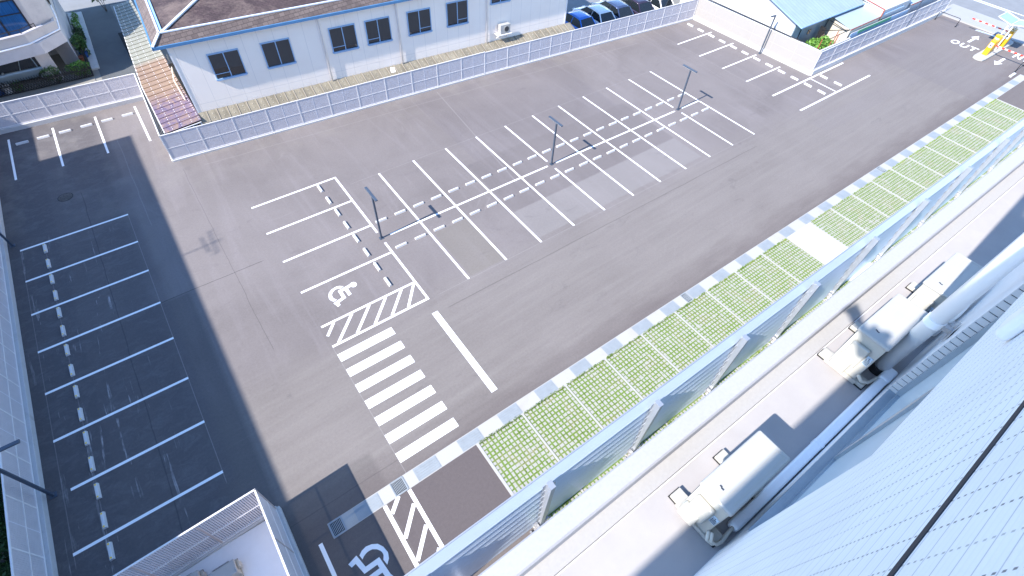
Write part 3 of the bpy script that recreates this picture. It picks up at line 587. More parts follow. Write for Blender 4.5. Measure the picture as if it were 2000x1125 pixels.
# ================================================================== LOUVRE SCREEN
t = thing("louvre_screen", "tall silver louvre screen with sloping blades on posts beside the grass paving", "screen", (0,-17,0))
for k in range(8):
    z = 4.42-.55*k; yi = -.15-.022*k; yo_ = .10 if k == 0 else yi+.075
    obj("blade", MB().slab([(-15,yo_,z),(47.5,yo_,z),(47.5,yi,z-.46),(-15,yi,z-.46)], .016).slab([(-15,yi-.001,z-.455),(47.5,yi-.001,z-.455),(47.5,yi-.012,z-.53),(-15,yi-.012,z-.53)], .012), MT['alu'], t)
obj("cap", MB().box((-15,.09,4.40),(47.5,.135,4.46)), MT['alupost'], t)
pm = None; px0 = -4.43
for k in range(-2, 11):
    x = px0+5.03*k
    if pm is None:
        po = obj("post", MB().box((-.10,-.44,.0), (.10,-.17,4.42)), MT['alupost'], t, bevel=.008, seg=1); pm = po.data
        pl_ = obj("base_plate", MB().box((-.24,-.62,.0), (.24,-.1,.03)).box((-.3,-.5,.03),(-.16,-.24,.30)).tube([(-.34,-.42,.02),(-.34,-.42,.12)],.045,8).tube([(-.52,-.42,.02),(-.52,-.42,.1)],.045,8).box((.16,-.44,.03),(.34,-.22,.24)), MT['steel'], po); plm = pl_.data
    else:
        po = bpy.data.objects.new("post", pm); COL.objects.link(po); po.parent = t
        q = bpy.data.objects.new("base_plate", plm); COL.objects.link(q); q.parent = po
    po.location = (x, 0, 0)
# the fins that clip the blades to each post
for k in range(-2, 11):
    x = px0+5.03*k; m = MB()
    for j in range(8):
        z = 4.40-.55*j; m.slab([(x-.25,-.185-.022*j,z-.06),(x-.10,-.185-.022*j,z-.06),(x-.10,-.185-.022*j,z-.52),(x-.20,-.185-.022*j,z-.52)], .012)
    m.box((x-.20,-.42,.10),(x+.02,-.20,4.30)) if False else m.slab([(x+.10,-.20,4.1),(x+.34,-.22,3.9),(x+.34,-.34,.2),(x+.10,-.34,.2)], .012)
    obj("blade_clip", m, MT['alupost'], t)

# ================================================================== OWN BUILDING
sl = -.024
def yp(x, y): return y + sl*(x+9.5)*.6
t = thing("office_building", "white sided building in the near right foreground with a low roof ledge", "building", (0,-21,0))
obj("lower_wall", MB().prism([(-34,-19.62+21),(16,-19.62+21),(16,-.0),(-34,-.0)], -.2, 13.96), MT['plain'], t)
obj("roof_deck", MB().prism([(-34,-20.0+21),(16,-20.0+21),(16,-.02),(-34,-.02)], 13.96, 14.0), MT['roof'], t)
cpn = MB()
def strip3(prof, x0, x1, shift):   # profile (y,z) swept along x with slight skew
    n = len(cpn.v); k = len(prof)
    for x in (x0, x1):
        cpn.v += [(x, y+shift*(x+8.5)+21, z) for y, z in prof]
    cpn.f += [(n+i, n+(i+1) % k, n+k+(i+1) % k, n+k+i) for i in range(k)] + [tuple(n+i for i in range(k)), tuple(n+k+i for i in reversed(range(k)))]
strip3([(-19.49,13.9),(-19.49,14.25),(-19.51,14.275),(-19.75,14.285),(-19.775,14.26),(-19.79,14.05),(-19.7,13.9)], -34, 16, 0)
obj("parapet_coping", cpn, MT['coping'], t)
cpn = MB(); strip3([(-19.78,13.98),(-19.78,14.07),(-19.995,14.03),(-20.01,13.98)], -34, 16, 0); obj("parapet_upturn", cpn, MT['ledge'], t)
cpn = MB(); strip3([(-20.012,13.98),(-20.012,14.022),(-20.022,14.022),(-20.022,13.98)], -34, 16, 0); obj("edge_bead", cpn, MT['plain'], t)
OX0, OX1, OZ0, OZ1 = -5.9, -2.8, 14.93, 17.25
obj("siding", MB().box((-34,-.30,13.99),(OX0,0,20.9)).box((OX0,-.30,OZ1),(16,0,20.9)), MT['tower'], t)
obj("plinth_wall", MB().box((OX0,-.30,13.99),(OX1,-.01,OZ0-.03)).box((OX1,-.30,13.99),(16,-.012,OZ1)), MT['plain'], t)
obj("tower_body", MB().box((-34,-14,13.9),(16,-.30,20.9)), MT['plain'], t)
obj("tower_coping", MB().box((-34,-.34,20.9),(16,.03,20.98)), MT['alupost'], t)
obj("shadow_gap", MB().box((-34,.0,19.04),(16,.004,19.08)), simple("navy joint sealant",(.010,.016,.032),.7), t)
jt = MB()
for z in [OZ0+.1*k for k in range(24)]: jt.box((OX1-.012,-.115,z+.006),(OX1+.06,.035,z+.094))
obj("jamb_trim", jt, MT['whitew'], t); obj("jamb_core", MB().box((OX1-.004,-.11,OZ0+.01),(OX1+.055,.028,OZ1)), MT['dark'], t)
wf = MB().box((OX0,-.10,OZ0-.03),(OX1,.02,OZ0+.03)).box((OX0,-.14,OZ0+.03),(OX1,-.08,OZ0+.10)).box((OX0,-.14,OZ1-.08),(OX1,-.06,OZ1)).box((OX0,-.14,OZ0+.1),(OX0+.07,-.06,OZ1-.08)).box((OX1-.08,-.14,OZ0+.1),(OX1-.01,-.06,OZ1-.08)).box((-4.4,-.16,OZ0+.1),(-4.3,-.07,OZ1-.08))
wn = obj("window", wf, MT['frame'], t)
obj("pane", MB().box((OX0+.07,-.12,OZ0+.1),(-4.4,-.105,OZ1-.08)).box((-4.3,-.14,OZ0+.1),(OX1-.08,-.125,OZ1-.08)), MT['wglass'], wn)
hb = obj("vent_hood", MB().box((-5.1,.0,18.1),(-4.8,.10,18.5)), MT['pipe'], t, bevel=.05, seg=3)

# roof equipment
def ac_unit(name, x0, y0, x1, y1, zb, H, lab, simple_=False, grp=None, side=-1):
    cx, cy = (x0+x1)/2, (y0+y1)/2; w_, d_ = (x1-x0)/2, (y1-y0)/2
    t = thing(name, lab, "outdoor unit", (cx, cy, zb), 0, grp)
    obj("casing", MB().box((-w_+.02,-d_+.02,.10),(w_-.02,d_-.02,H-.06)), MT['ac'], t, bevel=.015, seg=2)
    ld = obj("lid", MB().box((-w_,-d_,H-.075),(w_,d_,H)), MT['acl'], t, bevel=.03, seg=3)
    m = MB()
    for yy in (-d_*.72, -d_*.25, d_*.35): m.box((-w_*.80,yy-.0035,H),(w_*.88,yy+.0035,H+.003))
    m.box((w_*.88,-d_*.78,H),(w_*.888,d_*.78,H+.003)); obj("rib", m, MT['ac'], ld)
    obj("lettering", MB().box((-w_*.74,.01,H),(-w_*.70,.05,H+.0015)).box((-w_*.72,.045,H),(-w_*.68,.075,H+.0015)), MT['ink'], ld)
    ft = None
    for sx in (-1, 1):
        for sy in (-1, 1):
            f = obj("foot", MB().box((sx*(w_-.12)-.09,sy*(d_+.04)-.10,.0),(sx*(w_-.12)+.09,sy*(d_+.04)+.10,.09)), MT['ac'], t, bevel=.008, seg=1); obj("pad", MB().box((sx*(w_-.12)-.10,sy*(d_+.04)-.115,-.001),(sx*(w_-.12)+.10,sy*(d_+.04)+.115,.022)), MT['rubber'], f)
    obj("base_rail", MB().box((-w_+.0,-d_-.02,.02),(-w_+.2,d_+.02,.10)), MT['ac'], t); obj("base_rail", MB().box((w_-.2,-d_-.02,.02),(w_,d_+.02,.10)), MT['ac'], t)
    # side with the service cover and data plate
    s = side; X = s*(w_-.02)
    cv = obj("service_cover", MB().box((min(X,X+s*.07),-.10,.30),(max(X,X+s*.07),.16,H-.22)), MT['ac'], t, bevel=.025, seg=3)
    obj("valve_cover", MB().box((min(X,X+s*.10),-.05,.10),(max(X,X+s*.10),.20,.42)), MT['ac'], t, bevel=.03, seg=3)
    dp = MB().box((min(X,X+s*.004),-.20,.46),(max(X,X+s*.004),-.115,.66)); pl2 = obj("data_plate", dp, MT['label'], t)
    m = MB()
    for k in range(5): m.box((min(X,X+s*.006),-.192+.014*k,.475),(max(X,X+s*.006),-.184+.014*k,.50+.03*(k % 3)+.07))
    obj("print", m, MT['ink'], pl2)
    g = MB()
    for k in range(9): a = .06*(k+1); g.box((-.28-.0,d_-.02,.12+a),(.28,d_-.008,.127+a))
    obj("grille", g, MT['acdark'], t)
    return t
GA = "outdoor units on the roof ledge"
ac_unit("air_conditioner", -5.97, -20.78, -4.81, -20.31, 14.0, 1.0, "cream outdoor air conditioner nearest the bottom edge, with hoses to a white duct", grp=GA)
ac_unit("air_conditioner", -2.24, -20.66, -1.05, -20.17, 14.0, 1.0, "cream outdoor air conditioner beside the black collar of the thick white pipe", grp=GA)
ac_unit("air_conditioner", -.46, -20.74, .72, -20.28, 14.0, 1.0, "cream outdoor air conditioner farthest along the ledge, half behind the pipe", grp=GA)
t = thing("cable_duct", "white plastic pipe duct lying along the foot of the white wall", "duct", (-5.6,-20.915,14.0))
obj("trunk", MB().box((.18,-.075,.0),(3.75,.065,.15)), MT['pipe'], t, bevel=.035, seg=3)
obj("end_cap", MB().box((3.72,-.085,.0),(4.05,.085,.17)), MT['pipe'], t, bevel=.045, seg=3); obj("joint", MB().box((1.9,-.083,-.002),(1.99,.073,.158)), MT['pipe'], t, bevel=.03, seg=2); obj("elbow", MB().box((.0,-.075,.0),(.28,.075,.16)), MT['pipe'], t, bevel=.05, seg=3)
for k, (dy, dz) in enumerate(((0,0),(.04,.035))):
    o = obj("refrigerant_hose", MB().tube([(-.34+.02*k,.16-dy,.24),(-.40+.03*k,.10-dy,.14),(-.36+.03*k,.03-dy,.08+dz),(-.24,-.02-dy*.3,.06+dz),(-.08,-.01,.07+dz),(.04,0,.08+dz)], .024, 10), MT['hose'], t, smooth=True)
o = obj("refrigerant_hose", MB().tube([(3.30,.28,.30),(3.34,.20,.20),(3.50,.12,.10),(3.70,.08,.08),(3.92,.03,.09)], .026, 10), MT['hose'], t, smooth=True)
t = thing("downpipe", "thick white vertical pipe rising from a black collar on the roof ledge", "pipe", (-1.62,-20.76,14.0))
obj("pipe", MB().tube([(0,0,.10),(0,0,7.6)], .115, 28), MT['pipe'], t, smooth=True); obj("collar", MB().tube([(0,0,0),(0,0,.13)], .15, 24), MT['rubber'], t, smooth=False)
obj("coupling", MB().tube([(0,0,1.30),(0,0,1.42)], .125, 28), MT['pipe'], t); obj("bracket", MB().box((-.04,-.235,1.32),(.04,-.12,1.40)).box((-.16,-.235,1.27),(.16,-.22,1.45)), MT['steel'], t)
t = thing("small_drain_pipe", "short white bent drain pipe on the wall behind the thick pipe", "pipe", (-.9,-20.9,14.6))
obj("pipe", MB().tube([(0,0,0),(0,0,.55),(.02,.02,.72),(.10,.05,.80)], .05, 12), MT['pipe'], t, smooth=True); obj("clip", MB().box((-.07,-.08,.3),(.07,.055,.36)), MT['steel'], t)

# ================================================================== HOUSE BEHIND THE FENCE
hz = math.atan2(-2.05, 28.55)
H = thing("factory_house", "long two-storey pale house with blue gutter and brown mossy roof behind the fence", "house", (-7.75,14.6,0), hz)
obj("wall", MB().box((0,0,0),(29.08,12.5,6.42)), MT['house'], H)
obj("corner_trim", MB().box((-.03,-.02,1.9),(.06,.03,6.4)).box((29.0,-.02,1.9),(29.11,.06,6.4)), MT['wp'], H)
rf = obj("roof", MB().quad((.25,.25,7.0),(29.2,.25,7.0),(23,6.4,8.1),(6.4,6.4,8.1)).quad((.25,.25,7.0),(6.4,6.4,8.1),(.25,12.6,7.0)).quad((.25,12.6,7.0),(6.4,6.4,8.1),(23,6.4,8.1),(29.2,12.6,7.0)).quad((29.2,.25,7.0),(29.2,12.6,7.0),(23,6.4,8.1)), MT['brown'], H)
m = MB(); m.bar((.1,.1,7.04),(6.4,6.4,8.16),.14,.08).bar((6.4,6.4,8.16),(23,6.4,8.16),.16,.08).bar((29.3,.1,7.04),(23,6.4,8.16),.14,.08); obj("hip_flashing", m, MT['ridge'], rf)
obj("skirt_roof", MB().slab([(-.62,-.42,6.55),(29.7,-.42,6.55),(29.3,.06,7.02),(-.02,.06,7.02)],.05).slab([(-.62,13,6.55),(-.62,-.42,6.55),(-.02,.06,7.02),(-.02,12.6,7.02)],.05), MT['skirt'], H)
obj("soffit", MB().box((-.58,-.38,6.40),(29.65,13,6.52)), MT['blue'], H)
obj("gutter", MB().box((-.66,-.50,6.40),(29.74,-.40,6.56)).box((-.70,-.50,6.40),(-.62,13,6.56)), MT['blue'], H)
obj("white_flashing", MB().bar((-.05,.07,7.05),(29.3,.07,7.05),.10,.07).bar((-.02,.0,7.05),(-.02,12.6,7.05),.10,.07).bar((-.62,-.44,6.60),(-.02,.07,7.06),.15,.06), MT['ridge'], H)
obj("upper_gutter", MB().bar((.0,.19,7.0),(29.3,.19,7.0),.12,.08).bar((.12,.1,7.0),(.12,12.6,7.0),.14,.08), MT['lblue'], H)
def window(x0, x1, z0, z1, cross=0, low=.22):
    f = MB(); f.box((x0,-.07,z1-.07),(x1,.02,z1)).box((x0-.03,-.12,z0),(x1+.03,.02,z0+.08)).box((x0,-.07,z0+.08),(x0+.06,.02,z1-.07)).box((x1-.06,-.07,z0+.08),(x1,.02,z1-.07)); xm = (x0+x1)/2
    f.box((xm-.03,-.055,z0+.08),(xm+.03,.02,z1-.07))
    if cross: a, b = (x0+.06, xm-.03) if cross < 0 else (xm+.03, x1-.06); f.box((a,-.05,z0+.34),(b,.01,z0+.38))
    fr = obj("window", f, MT['lblue'], H)
    obj("pane", MB().box((x0+.06,-.025,z0+.08),(x1-.06,.012,z1-.07)), MT['wdark'], fr)
    obj("insect_screen", MB().box((x0+.06,-.036,z0+.08+low),(xm-.03,-.03,z1-.07)).box((xm+.03,-.040,z0+.08+low*.8),(x1-.06,-.034,z1-.07)), MT['screen'], fr)
    obj("sill_stain", MB().box((x0+.02,-.125,z0-.03),(x1-.02,.0,z0)), MT['lblue'], fr)
for x0, x1, z0, z1, c, lo in ((1.83,3.66,3.80,5.44,-1,.62),(4.98,6.79,3.82,5.45,0,.02),(9.34,11.15,3.86,5.50,-1,.25),(11.84,13.64,3.87,5.50,-1,.1),(14.93,16.75,3.88,5.52,1,.15),(18.02,19.78,3.90,5.58,1,.1),(21.74,23.45,4.83,6.1,0,.1)): window(x0, x1, z0, z1, c, lo)
for x in (8.84, 14.2, 21.4):
    obj("downpipe", MB().tube([(x,-.44,6.42),(x,-.3,6.34),(x,-.09,6.22),(x,-.09,2.02)],.048,10), MT['wp'], H, smooth=True)
obj("wall_conduit", MB().bar((22.1,-.03,3.2),(22.1,-.03,2.9),.03), MT['wp'], H)
t = thing("wall_air_conditioner", "small white air conditioner on a bracket on the pale house wall", "outdoor unit", (-7.75,14.6,0), hz)
obj("casing", MB().box((22.38,-.50,2.68),(23.28,-.14,3.34)), MT['acl'], t, bevel=.03); obj("fan_ring", MB().tube([(22.95,-.515,3.0),(22.95,-.498,3.0)],.24,24), MT['ac'], t); obj("fan_grille", MB().tube([(22.95,-.522,3.0),(22.95,-.515,3.0)],.20,24), MT['screen'], t)
obj("bracket", MB().box((22.12,-.58,2.58),(23.42,-.02,2.64)).bar((22.3,-.52,2.58),(22.3,-.02,2.2),.04).bar((23.2,-.52,2.58),(23.2,-.02,2.2),.04), MT['wp'], t)
t = thing("strip_canopy", "low strip of weathered translucent roofing along the foot of the house wall", "canopy", (-7.75,14.6,0), hz)
m = MB(); n = 48; BT = []; BM = simple('faded batten',(.34,.30,.25),.7)
for i in range(n):
    x = -.15+.62*i; m.slab([(x,-.93,1.78),(x+.63,-.93,1.78),(x+.63,-.02,2.04),(x,-.02,2.04)],.012); BT.append(obj('batten', MB().bar((x,-.95,1.80),(x,-.02,2.065),.035,.03), BM, t) if not BT else BT[0].copy())
    if i: BT[-1].location.x = x+.15; BT[-1].location.y = 0; COL.objects.link(BT[-1])
obj("sheet", m, MT['lstrip'], t)
obj("front_beam", MB().box((-.15,-.95,1.66),(29.6,-.91,1.765)), MT['iron'], t)
sp = MB()
for x in (2.6,7.4,12.3,17.5,22.4,27.6): sp.box((x-.03,-.93,0),(x+.03,-.87,1.7))
obj("support", sp, MT['wp'], t)
sn = MB()
for i in range(n):
    for k in (-.7,-.35): sn.box((-.15+.62*i+.29,k-.02,1.865+(k+.7)*.286),(-.15+.62*i+.33,k+.02,1.885+(k+.7)*.286))
obj("screw", sn, MT['beige'], t)
tag(obj("white_board", MB().slab([(13.0,-.62,1.885),(13.35,-.66,1.873),(13.42,-.20,2.005),(13.12,-.16,2.015)],.02), MT['wp']), "loose white board lying on the strip canopy under the house windows", "board"); o = COL.objects[-1]; o.location = (-7.75,14.6,0); o.rotation_euler = (0,0,hz)
# lean-to with rusted sheets
t = thing("lean_to", "rusted purple and brown sheet roof lean-to at the left end of the house", "shed", (-9,14,0))
m = MB(); bo = MB(); n = 34
def edge(y):
    f = (y-13.72)/(34.4-13.72); return (-10.02+.86*max(0,(y-20)/14.4)**1.2, 1.80+.12*f), (-7.80, 2.02+.1*f)
for i in range(n):
    ya = 13.72+20.68*i/n; yb = ya+20.68/n+.04; (xa, za), (xb, zb) = edge(ya); (xc, zc), (xd, zd) = edge(yb); up = .035
    m.slab([(xa+9,ya-14,za+up),(xb+9,ya-14,zb+up),(xd+9,yb-14,zd),(xc+9,yb-14,zc)],.015)
    for k in (.22,.48,.76,.96):
        for yy in (ya+.15, ya+.38):
            x = xa+(xb-xa)*k; z = za+(zb-za)*k+.03; bo.box((x+9-.022,yy-14-.022,z),(x+9+.022,yy-14+.022,z+.028))
obj("roof_sheet", m, MT['rust'], t); obj("bolt", bo, MT['wp'], t)
obj("end_frame", MB().bar((-1.0,-.32,1.40),(1.15,-.32,1.40),.05).bar((-1.0,-.32,1.74),(1.15,-.32,1.92),.05).bar((-.95,-.32,1.38),(-.95,-.32,1.74),.05).bar((-.42,-.32,1.38),(-.42,-.32,1.80),.05).bar((.10,-.32,1.38),(.10,-.32,1.84),.05).bar((.62,-.32,1.38),(.62,-.32,1.88),.05).bar((1.12,-.32,1.38),(1.12,-.32,1.92),.05), MT['wp'], t)
obj("side_wall", MB().prism([(-.95,-.1),(-.90,-.1),(-.85,8),(-.15,20),(-.2,20),(-.95,8)], 0, 1.75), MT['slate'], t); obj("floor", MB().box((-.9,-.4,0),(1.2,20,.05)), MT['dark'], t); obj("side_gutter", MB().bar((-1.04,-.2,1.80),(-1.03,6.0,1.84),.05,.05).bar((-1.03,6.0,1.84),(-.2,20.3,1.91),.05,.05), MT['rail'], t)
t = thing("drain_hopper", "small brown downpipe leaning over the rusted lean-to roof", "pipe", (-8.1,17,0))
obj("pipe", MB().tube([(.35,3.2,2.7),(.05,2.2,2.2),(.05,-.6,2.14)],.035,8), MT['beige'], t); obj("hopper", MB().box((.2,3.1,2.6),(.5,3.4,2.9)), MT['iron'], t)

# ================================================================== APARTMENT BLOCK (top left)
t = thing("apartment_block", "cream concrete apartment block with balcony and blue curtained windows over a carport", "building", (-14,28,0))
def ap(pts): return [(x+14, y-28) for x, y in pts]
obj("balcony", MB().prism(ap([(-24,26.0),(-17.2,26.85),(-14.53,27.22),(-13.05,28.49),(-13.0,30.0),(-24,30)]), 2.32, 3.08), MT['creamw'], t)
obj("parapet", MB().prism(ap([(-24,26.05),(-17.2,26.90),(-15.0,27.22),(-13.75,28.1),(-13.08,28.55),(-13.0,30.0),(-13.2,30.0),(-13.25,28.68),(-13.85,28.25),(-15.05,27.40),(-17.2,27.08),(-24,26.23)]), 3.08, 3.74), MT['cream'], t)
obj("parapet_cap", MB().prism(ap([(-24,26.0),(-17.2,26.85),(-15.0,27.17),(-13.75,28.06),(-13.9,28.3),(-15.07,27.45),(-17.2,27.13),(-24,26.28)]), 3.74, 3.79), MT['creamw'], t)
obj("upper_wall", MB().prism(ap([(-24,28.0),(-14.2,28.35),(-13.3,29.0),(-12.95,29.4),(-12.8,40.2),(-24,40.2)]), 3.08, 6.1), MT['cream'], t)
obj("ground_wall", MB().prism(ap([(-14.2,30.6),(-13.15,29.6),(-12.9,40.2),(-24,40.2),(-24,33),(-14.2,33)]), 0, 2.32), MT['creamw'], t)
obj("roof_slab", MB().prism(ap([(-24,27.6),(-14.1,28.0),(-12.8,29.2),(-12.65,40.3),(-24,40.3)]), 6.1, 6.25), MT['cream'], t)
for x0, x1 in ((-15.35,-14.55),(-20.2,-19.0)): obj("pillar", MB().prism(ap([(x0,28.0),(x1,28.1),(x1,28.5),(x0,28.4)]), 0, 2.32), MT['creamw'], t)
w1 = obj("window", MB().prism(ap([(-18.6,28.10),(-14.45,28.26),(-14.45,28.34),(-18.6,28.20)]), 3.25, 5.55), MT['curtain'], t)
f = MB()
for x in (-18.6,-17.2,-15.85,-14.5): f.box((x+14-.04,.05+.038*(x+18.6),3.25),(x+14+.04,.16+.038*(x+18.6),5.55))
f.bar((-4.6,.08,4.7),(-.5,.24,4.7),.05).bar((-4.6,.08,3.28),(-.5,.24,3.28),.07).bar((-4.6,.08,5.53),(-.5,.24,5.53),.07); obj("frame", f, MT['iron'], w1)
obj("handrail", MB().tube([(-9,-1.6,4.05),(-3.2,-1.0,4.05),(-1.1,-.68,4.05),(-.2,-.1,4.05)],.025,8).tube([(-.2,-.1,4.05),(-.2,-.1,3.75)],.025,8).tube([(-1.1,-.68,4.05),(-1.1,-.68,3.75)],.025,8).tube([(-3.2,-1.0,4.05),(-3.2,-1.0,3.75)],.025,8), MT['iron'], t)
obj("wall_pipe", MB().tube([(-10,-2.1,3.1),(-3.2,-1.2,3.12),(-1.0,-.85,3.14),(.2,.0,3.16),(.95,.52,3.18),(1.0,1.2,3.3),(1.08,1.6,3.6),(1.12,5,4.6),(1.15,9,5.2)],.055,8), MT['pipe'], t, smooth=True)
obj("louvre_grille", MB().box((1.12,2.5,4.1),(1.17,3.4,4.9)).box((1.13,5.5,3.9),(1.18,7.5,4.9)), MT['iron'], t)
obj("carport_back", MB().box((-10,4.6,0),(-.2,4.9,2.3)), MT['creamw'], t)

def iron_fence(pts, lab):
    t = thing("iron_fence", lab, "fence", (pts[0][0], pts[0][1], 0)); m = MB(); rl = MB(); ox, oy = pts[0]
    for (a, b) in zip(pts[:-1], pts[1:]):
        A = Vector((a[0]-ox, a[1]-oy, 0)); B = Vector((b[0]-ox, b[1]-oy, 0)); L_ = (B-A).length; u = (B-A)/L_; n = int(L_/.16); nn = Vector((-u.y,u.x,0))*.03
        for i in range(n):
            p = A+u*(i*.16); q = A+u*((i+1)*.16)
            for s_, o_ in ((1, nn), (-1, -nn)):
                P0, P1 = (p, q) if s_ > 0 else (q, p)
                m.bar(P0+o_+Vector((0,0,.12)), P1+o_*.2+Vector((0,0,.45)), .03); m.bar(P1+o_*.2+Vector((0,0,.45)), P0+o_+Vector((0,0,.80)), .03)
            m.bar(p+nn*2+Vector((0,0,.62)), p+Vector((0,0,1.0)), .035); m.bar(p-nn*2+Vector((0,0,.62)), p+Vector((0,0,1.0)), .03)
        for z in (.10, .62): rl.bar(A+Vector((0,0,z)), B+Vector((0,0,z)), .045)
    obj("lattice", m, MT['iron'], t); obj("rails", rl, MT['iron'], t)
iron_fence([(-20.5,27.5),(-12.72,27.40),(-12.62,35.5)], "black wrought iron lattice fence round the carport")

def foliage(mb, c, r, n, s=.09, rnd=random):
    for _ in range(n):
        while True:
            v = Vector((rnd.uniform(-1,1), rnd.uniform(-1,1), rnd.uniform(-1,1)))
            if v.length <= 1: break
        L_ = v.length; v = v/max(L_,.01)*(L_**.45); lump = 1+.22*math.sin(v.x*5+c[0]*3)*math.cos(v.y*4+c[1])+.15*math.sin(v.z*6)
        p = Vector((c[0]+v.x*r[0]*lump, c[1]+v.y*r[1]*lump, c[2]+v.z*r[2]*lump))
        d = Vector((rnd.gauss(0,1), rnd.gauss(0,1), rnd.gauss(.3,1))).normalized(); e = d.cross(Vector((rnd.gauss(0,1),rnd.gauss(0,1),rnd.gauss(0,1)))).normalized(); k = s*rnd.uniform(.5,1.4)
        mb.quad(p-d*k, p+e*k*.45, p+d*k, p-e*k*.45)
def bush(name, c, r, n, mat, lab, s=.09, cat="shrub", grp=None, stems=5, h0=0.0):
    t = thing(name, lab, cat, (c[0], c[1], h0), 0, grp); m = MB()
    foliage(m, (0,0,c[2]-h0), r, n, s); obj("foliage", m, MT[mat], t)
    st = MB()
    for _ in range(stems):
        a = random.uniform(0,6.28); st.tube([(math.cos(a)*.05,math.sin(a)*.05,0),(math.cos(a)*r[0]*.35,math.sin(a)*r[1]*.35,(c[2]-h0)*.7),(math.cos(a)*r[0]*.6,math.sin(a)*r[1]*.6,(c[2]-h0)+r[2]*.4)],[.022,.015,.006],5)
    obj("stem", st, MT['bark'], t); return t
bush("fence_shrub", (-15.0,27.75,.75), (.55,.35,.55), 420, 'leafm', "thin pale shrub before the carport pillar", .07)
bush("fence_shrub", (-13.25,27.75,.7), (.7,.35,.5), 800, 'leafb', "bushy green shrub behind the iron fence by the pillar", .08)
bush("fence_shrub", (-19.2,27.9,.6), (.9,.5,.55), 900, 'leafm', "green shrub at the left end of the iron fence", .08)
bush("fence_shrub", (-17.3,27.75,.45), (.35,.22,.35), 220, 'leafb', "small weedy shrub between the white bucket and the iron fence", .06)
bush("planter_shrub", (-12.62,31.0,1.0), (.45,.65,.8), 900, 'leafm', "tall leafy shrub in a pot beside the white wall", .09)
bush("planter_shrub", (-12.45,33.9,.6), (.33,.8,.5), 700, 'leafd', "dark shrub in the narrow bed along the alley", .08)
bush("planter_shrub", (-12.4,36.2,.5), (.3,.7,.45), 500, 'leafb', "lighter shrub farther up the narrow bed along the alley", .07)
bush("planter_shrub", (-12.3,38.6,.3), (.25,.6,.25), 260, 'leafb', "low sparse plant at the far end of the narrow bed", .06)
bush("alley_tree", (-9.9,39.2,2.2), (1.2,1.2,1.1), 2200, 'leafm', "round green tree at the far end of the lean-to", .12, "tree")
struct("planting_bed", MB().prism([(-12.9,28.5),(-12.15,28.5),(-11.75,39.8),(-12.8,40.0)], -.1, .10), MT['concrete'])
t = thing("plant_pot", "round terracotta pot beside the blue tub by the white wall", "plant pot", (-12.95,30.15,0)); obj("bowl", MB().tube([(0,0,.10),(0,0,.40)],[.17,.25],18), MT['terr'], t); obj("rim", MB().tube([(0,0,.38),(0,0,.46)],.28,18), MT['terr'], t)
t = thing("blue_tub", "blue plastic tub behind the terracotta pot", "tub", (-12.72,30.75,.10)); obj("side", MB().tube([(0,0,0),(0,0,.35)],[.2,.26],18), MT['bluep'], t); obj("rim", MB().tube([(0,0,.33),(0,0,.38)],.28,18), MT['bluep'], t)
t = thing("white_bucket", "white round bucket beside the carport pillar at far left", "bucket", (-18.0,28.0,0)); obj("side", MB().tube([(0,0,0),(0,0,.42)],[.22,.28],20), MT['wp'], t); obj("rim", MB().tube([(0,0,.40),(0,0,.45)],.31,20), MT['wp'], t); obj("inside", MB().tube([(0,0,.449),(0,0,.452)],.26,20), MT['concrete'], t)
t = thing("blue_drum", "dark blue drum behind the white bucket", "drum", (-18.6,28.1,0)); obj("side", MB().tube([(0,0,0),(0,0,.5)],.30,20), MT['bluep'], t); obj("lid", MB().tube([(0,0,.5),(0,0,.54)],.31,20), MT['bluep'], t)
tag(obj("hedge", (lambda m: (foliage(m,(-21.1,-8,1.0),(.95,9.0,.9),15000,.09), m)[1])(MB()), MT['hedge']), "dark green hedge outside the left fence at the bottom left corner", "hedge")

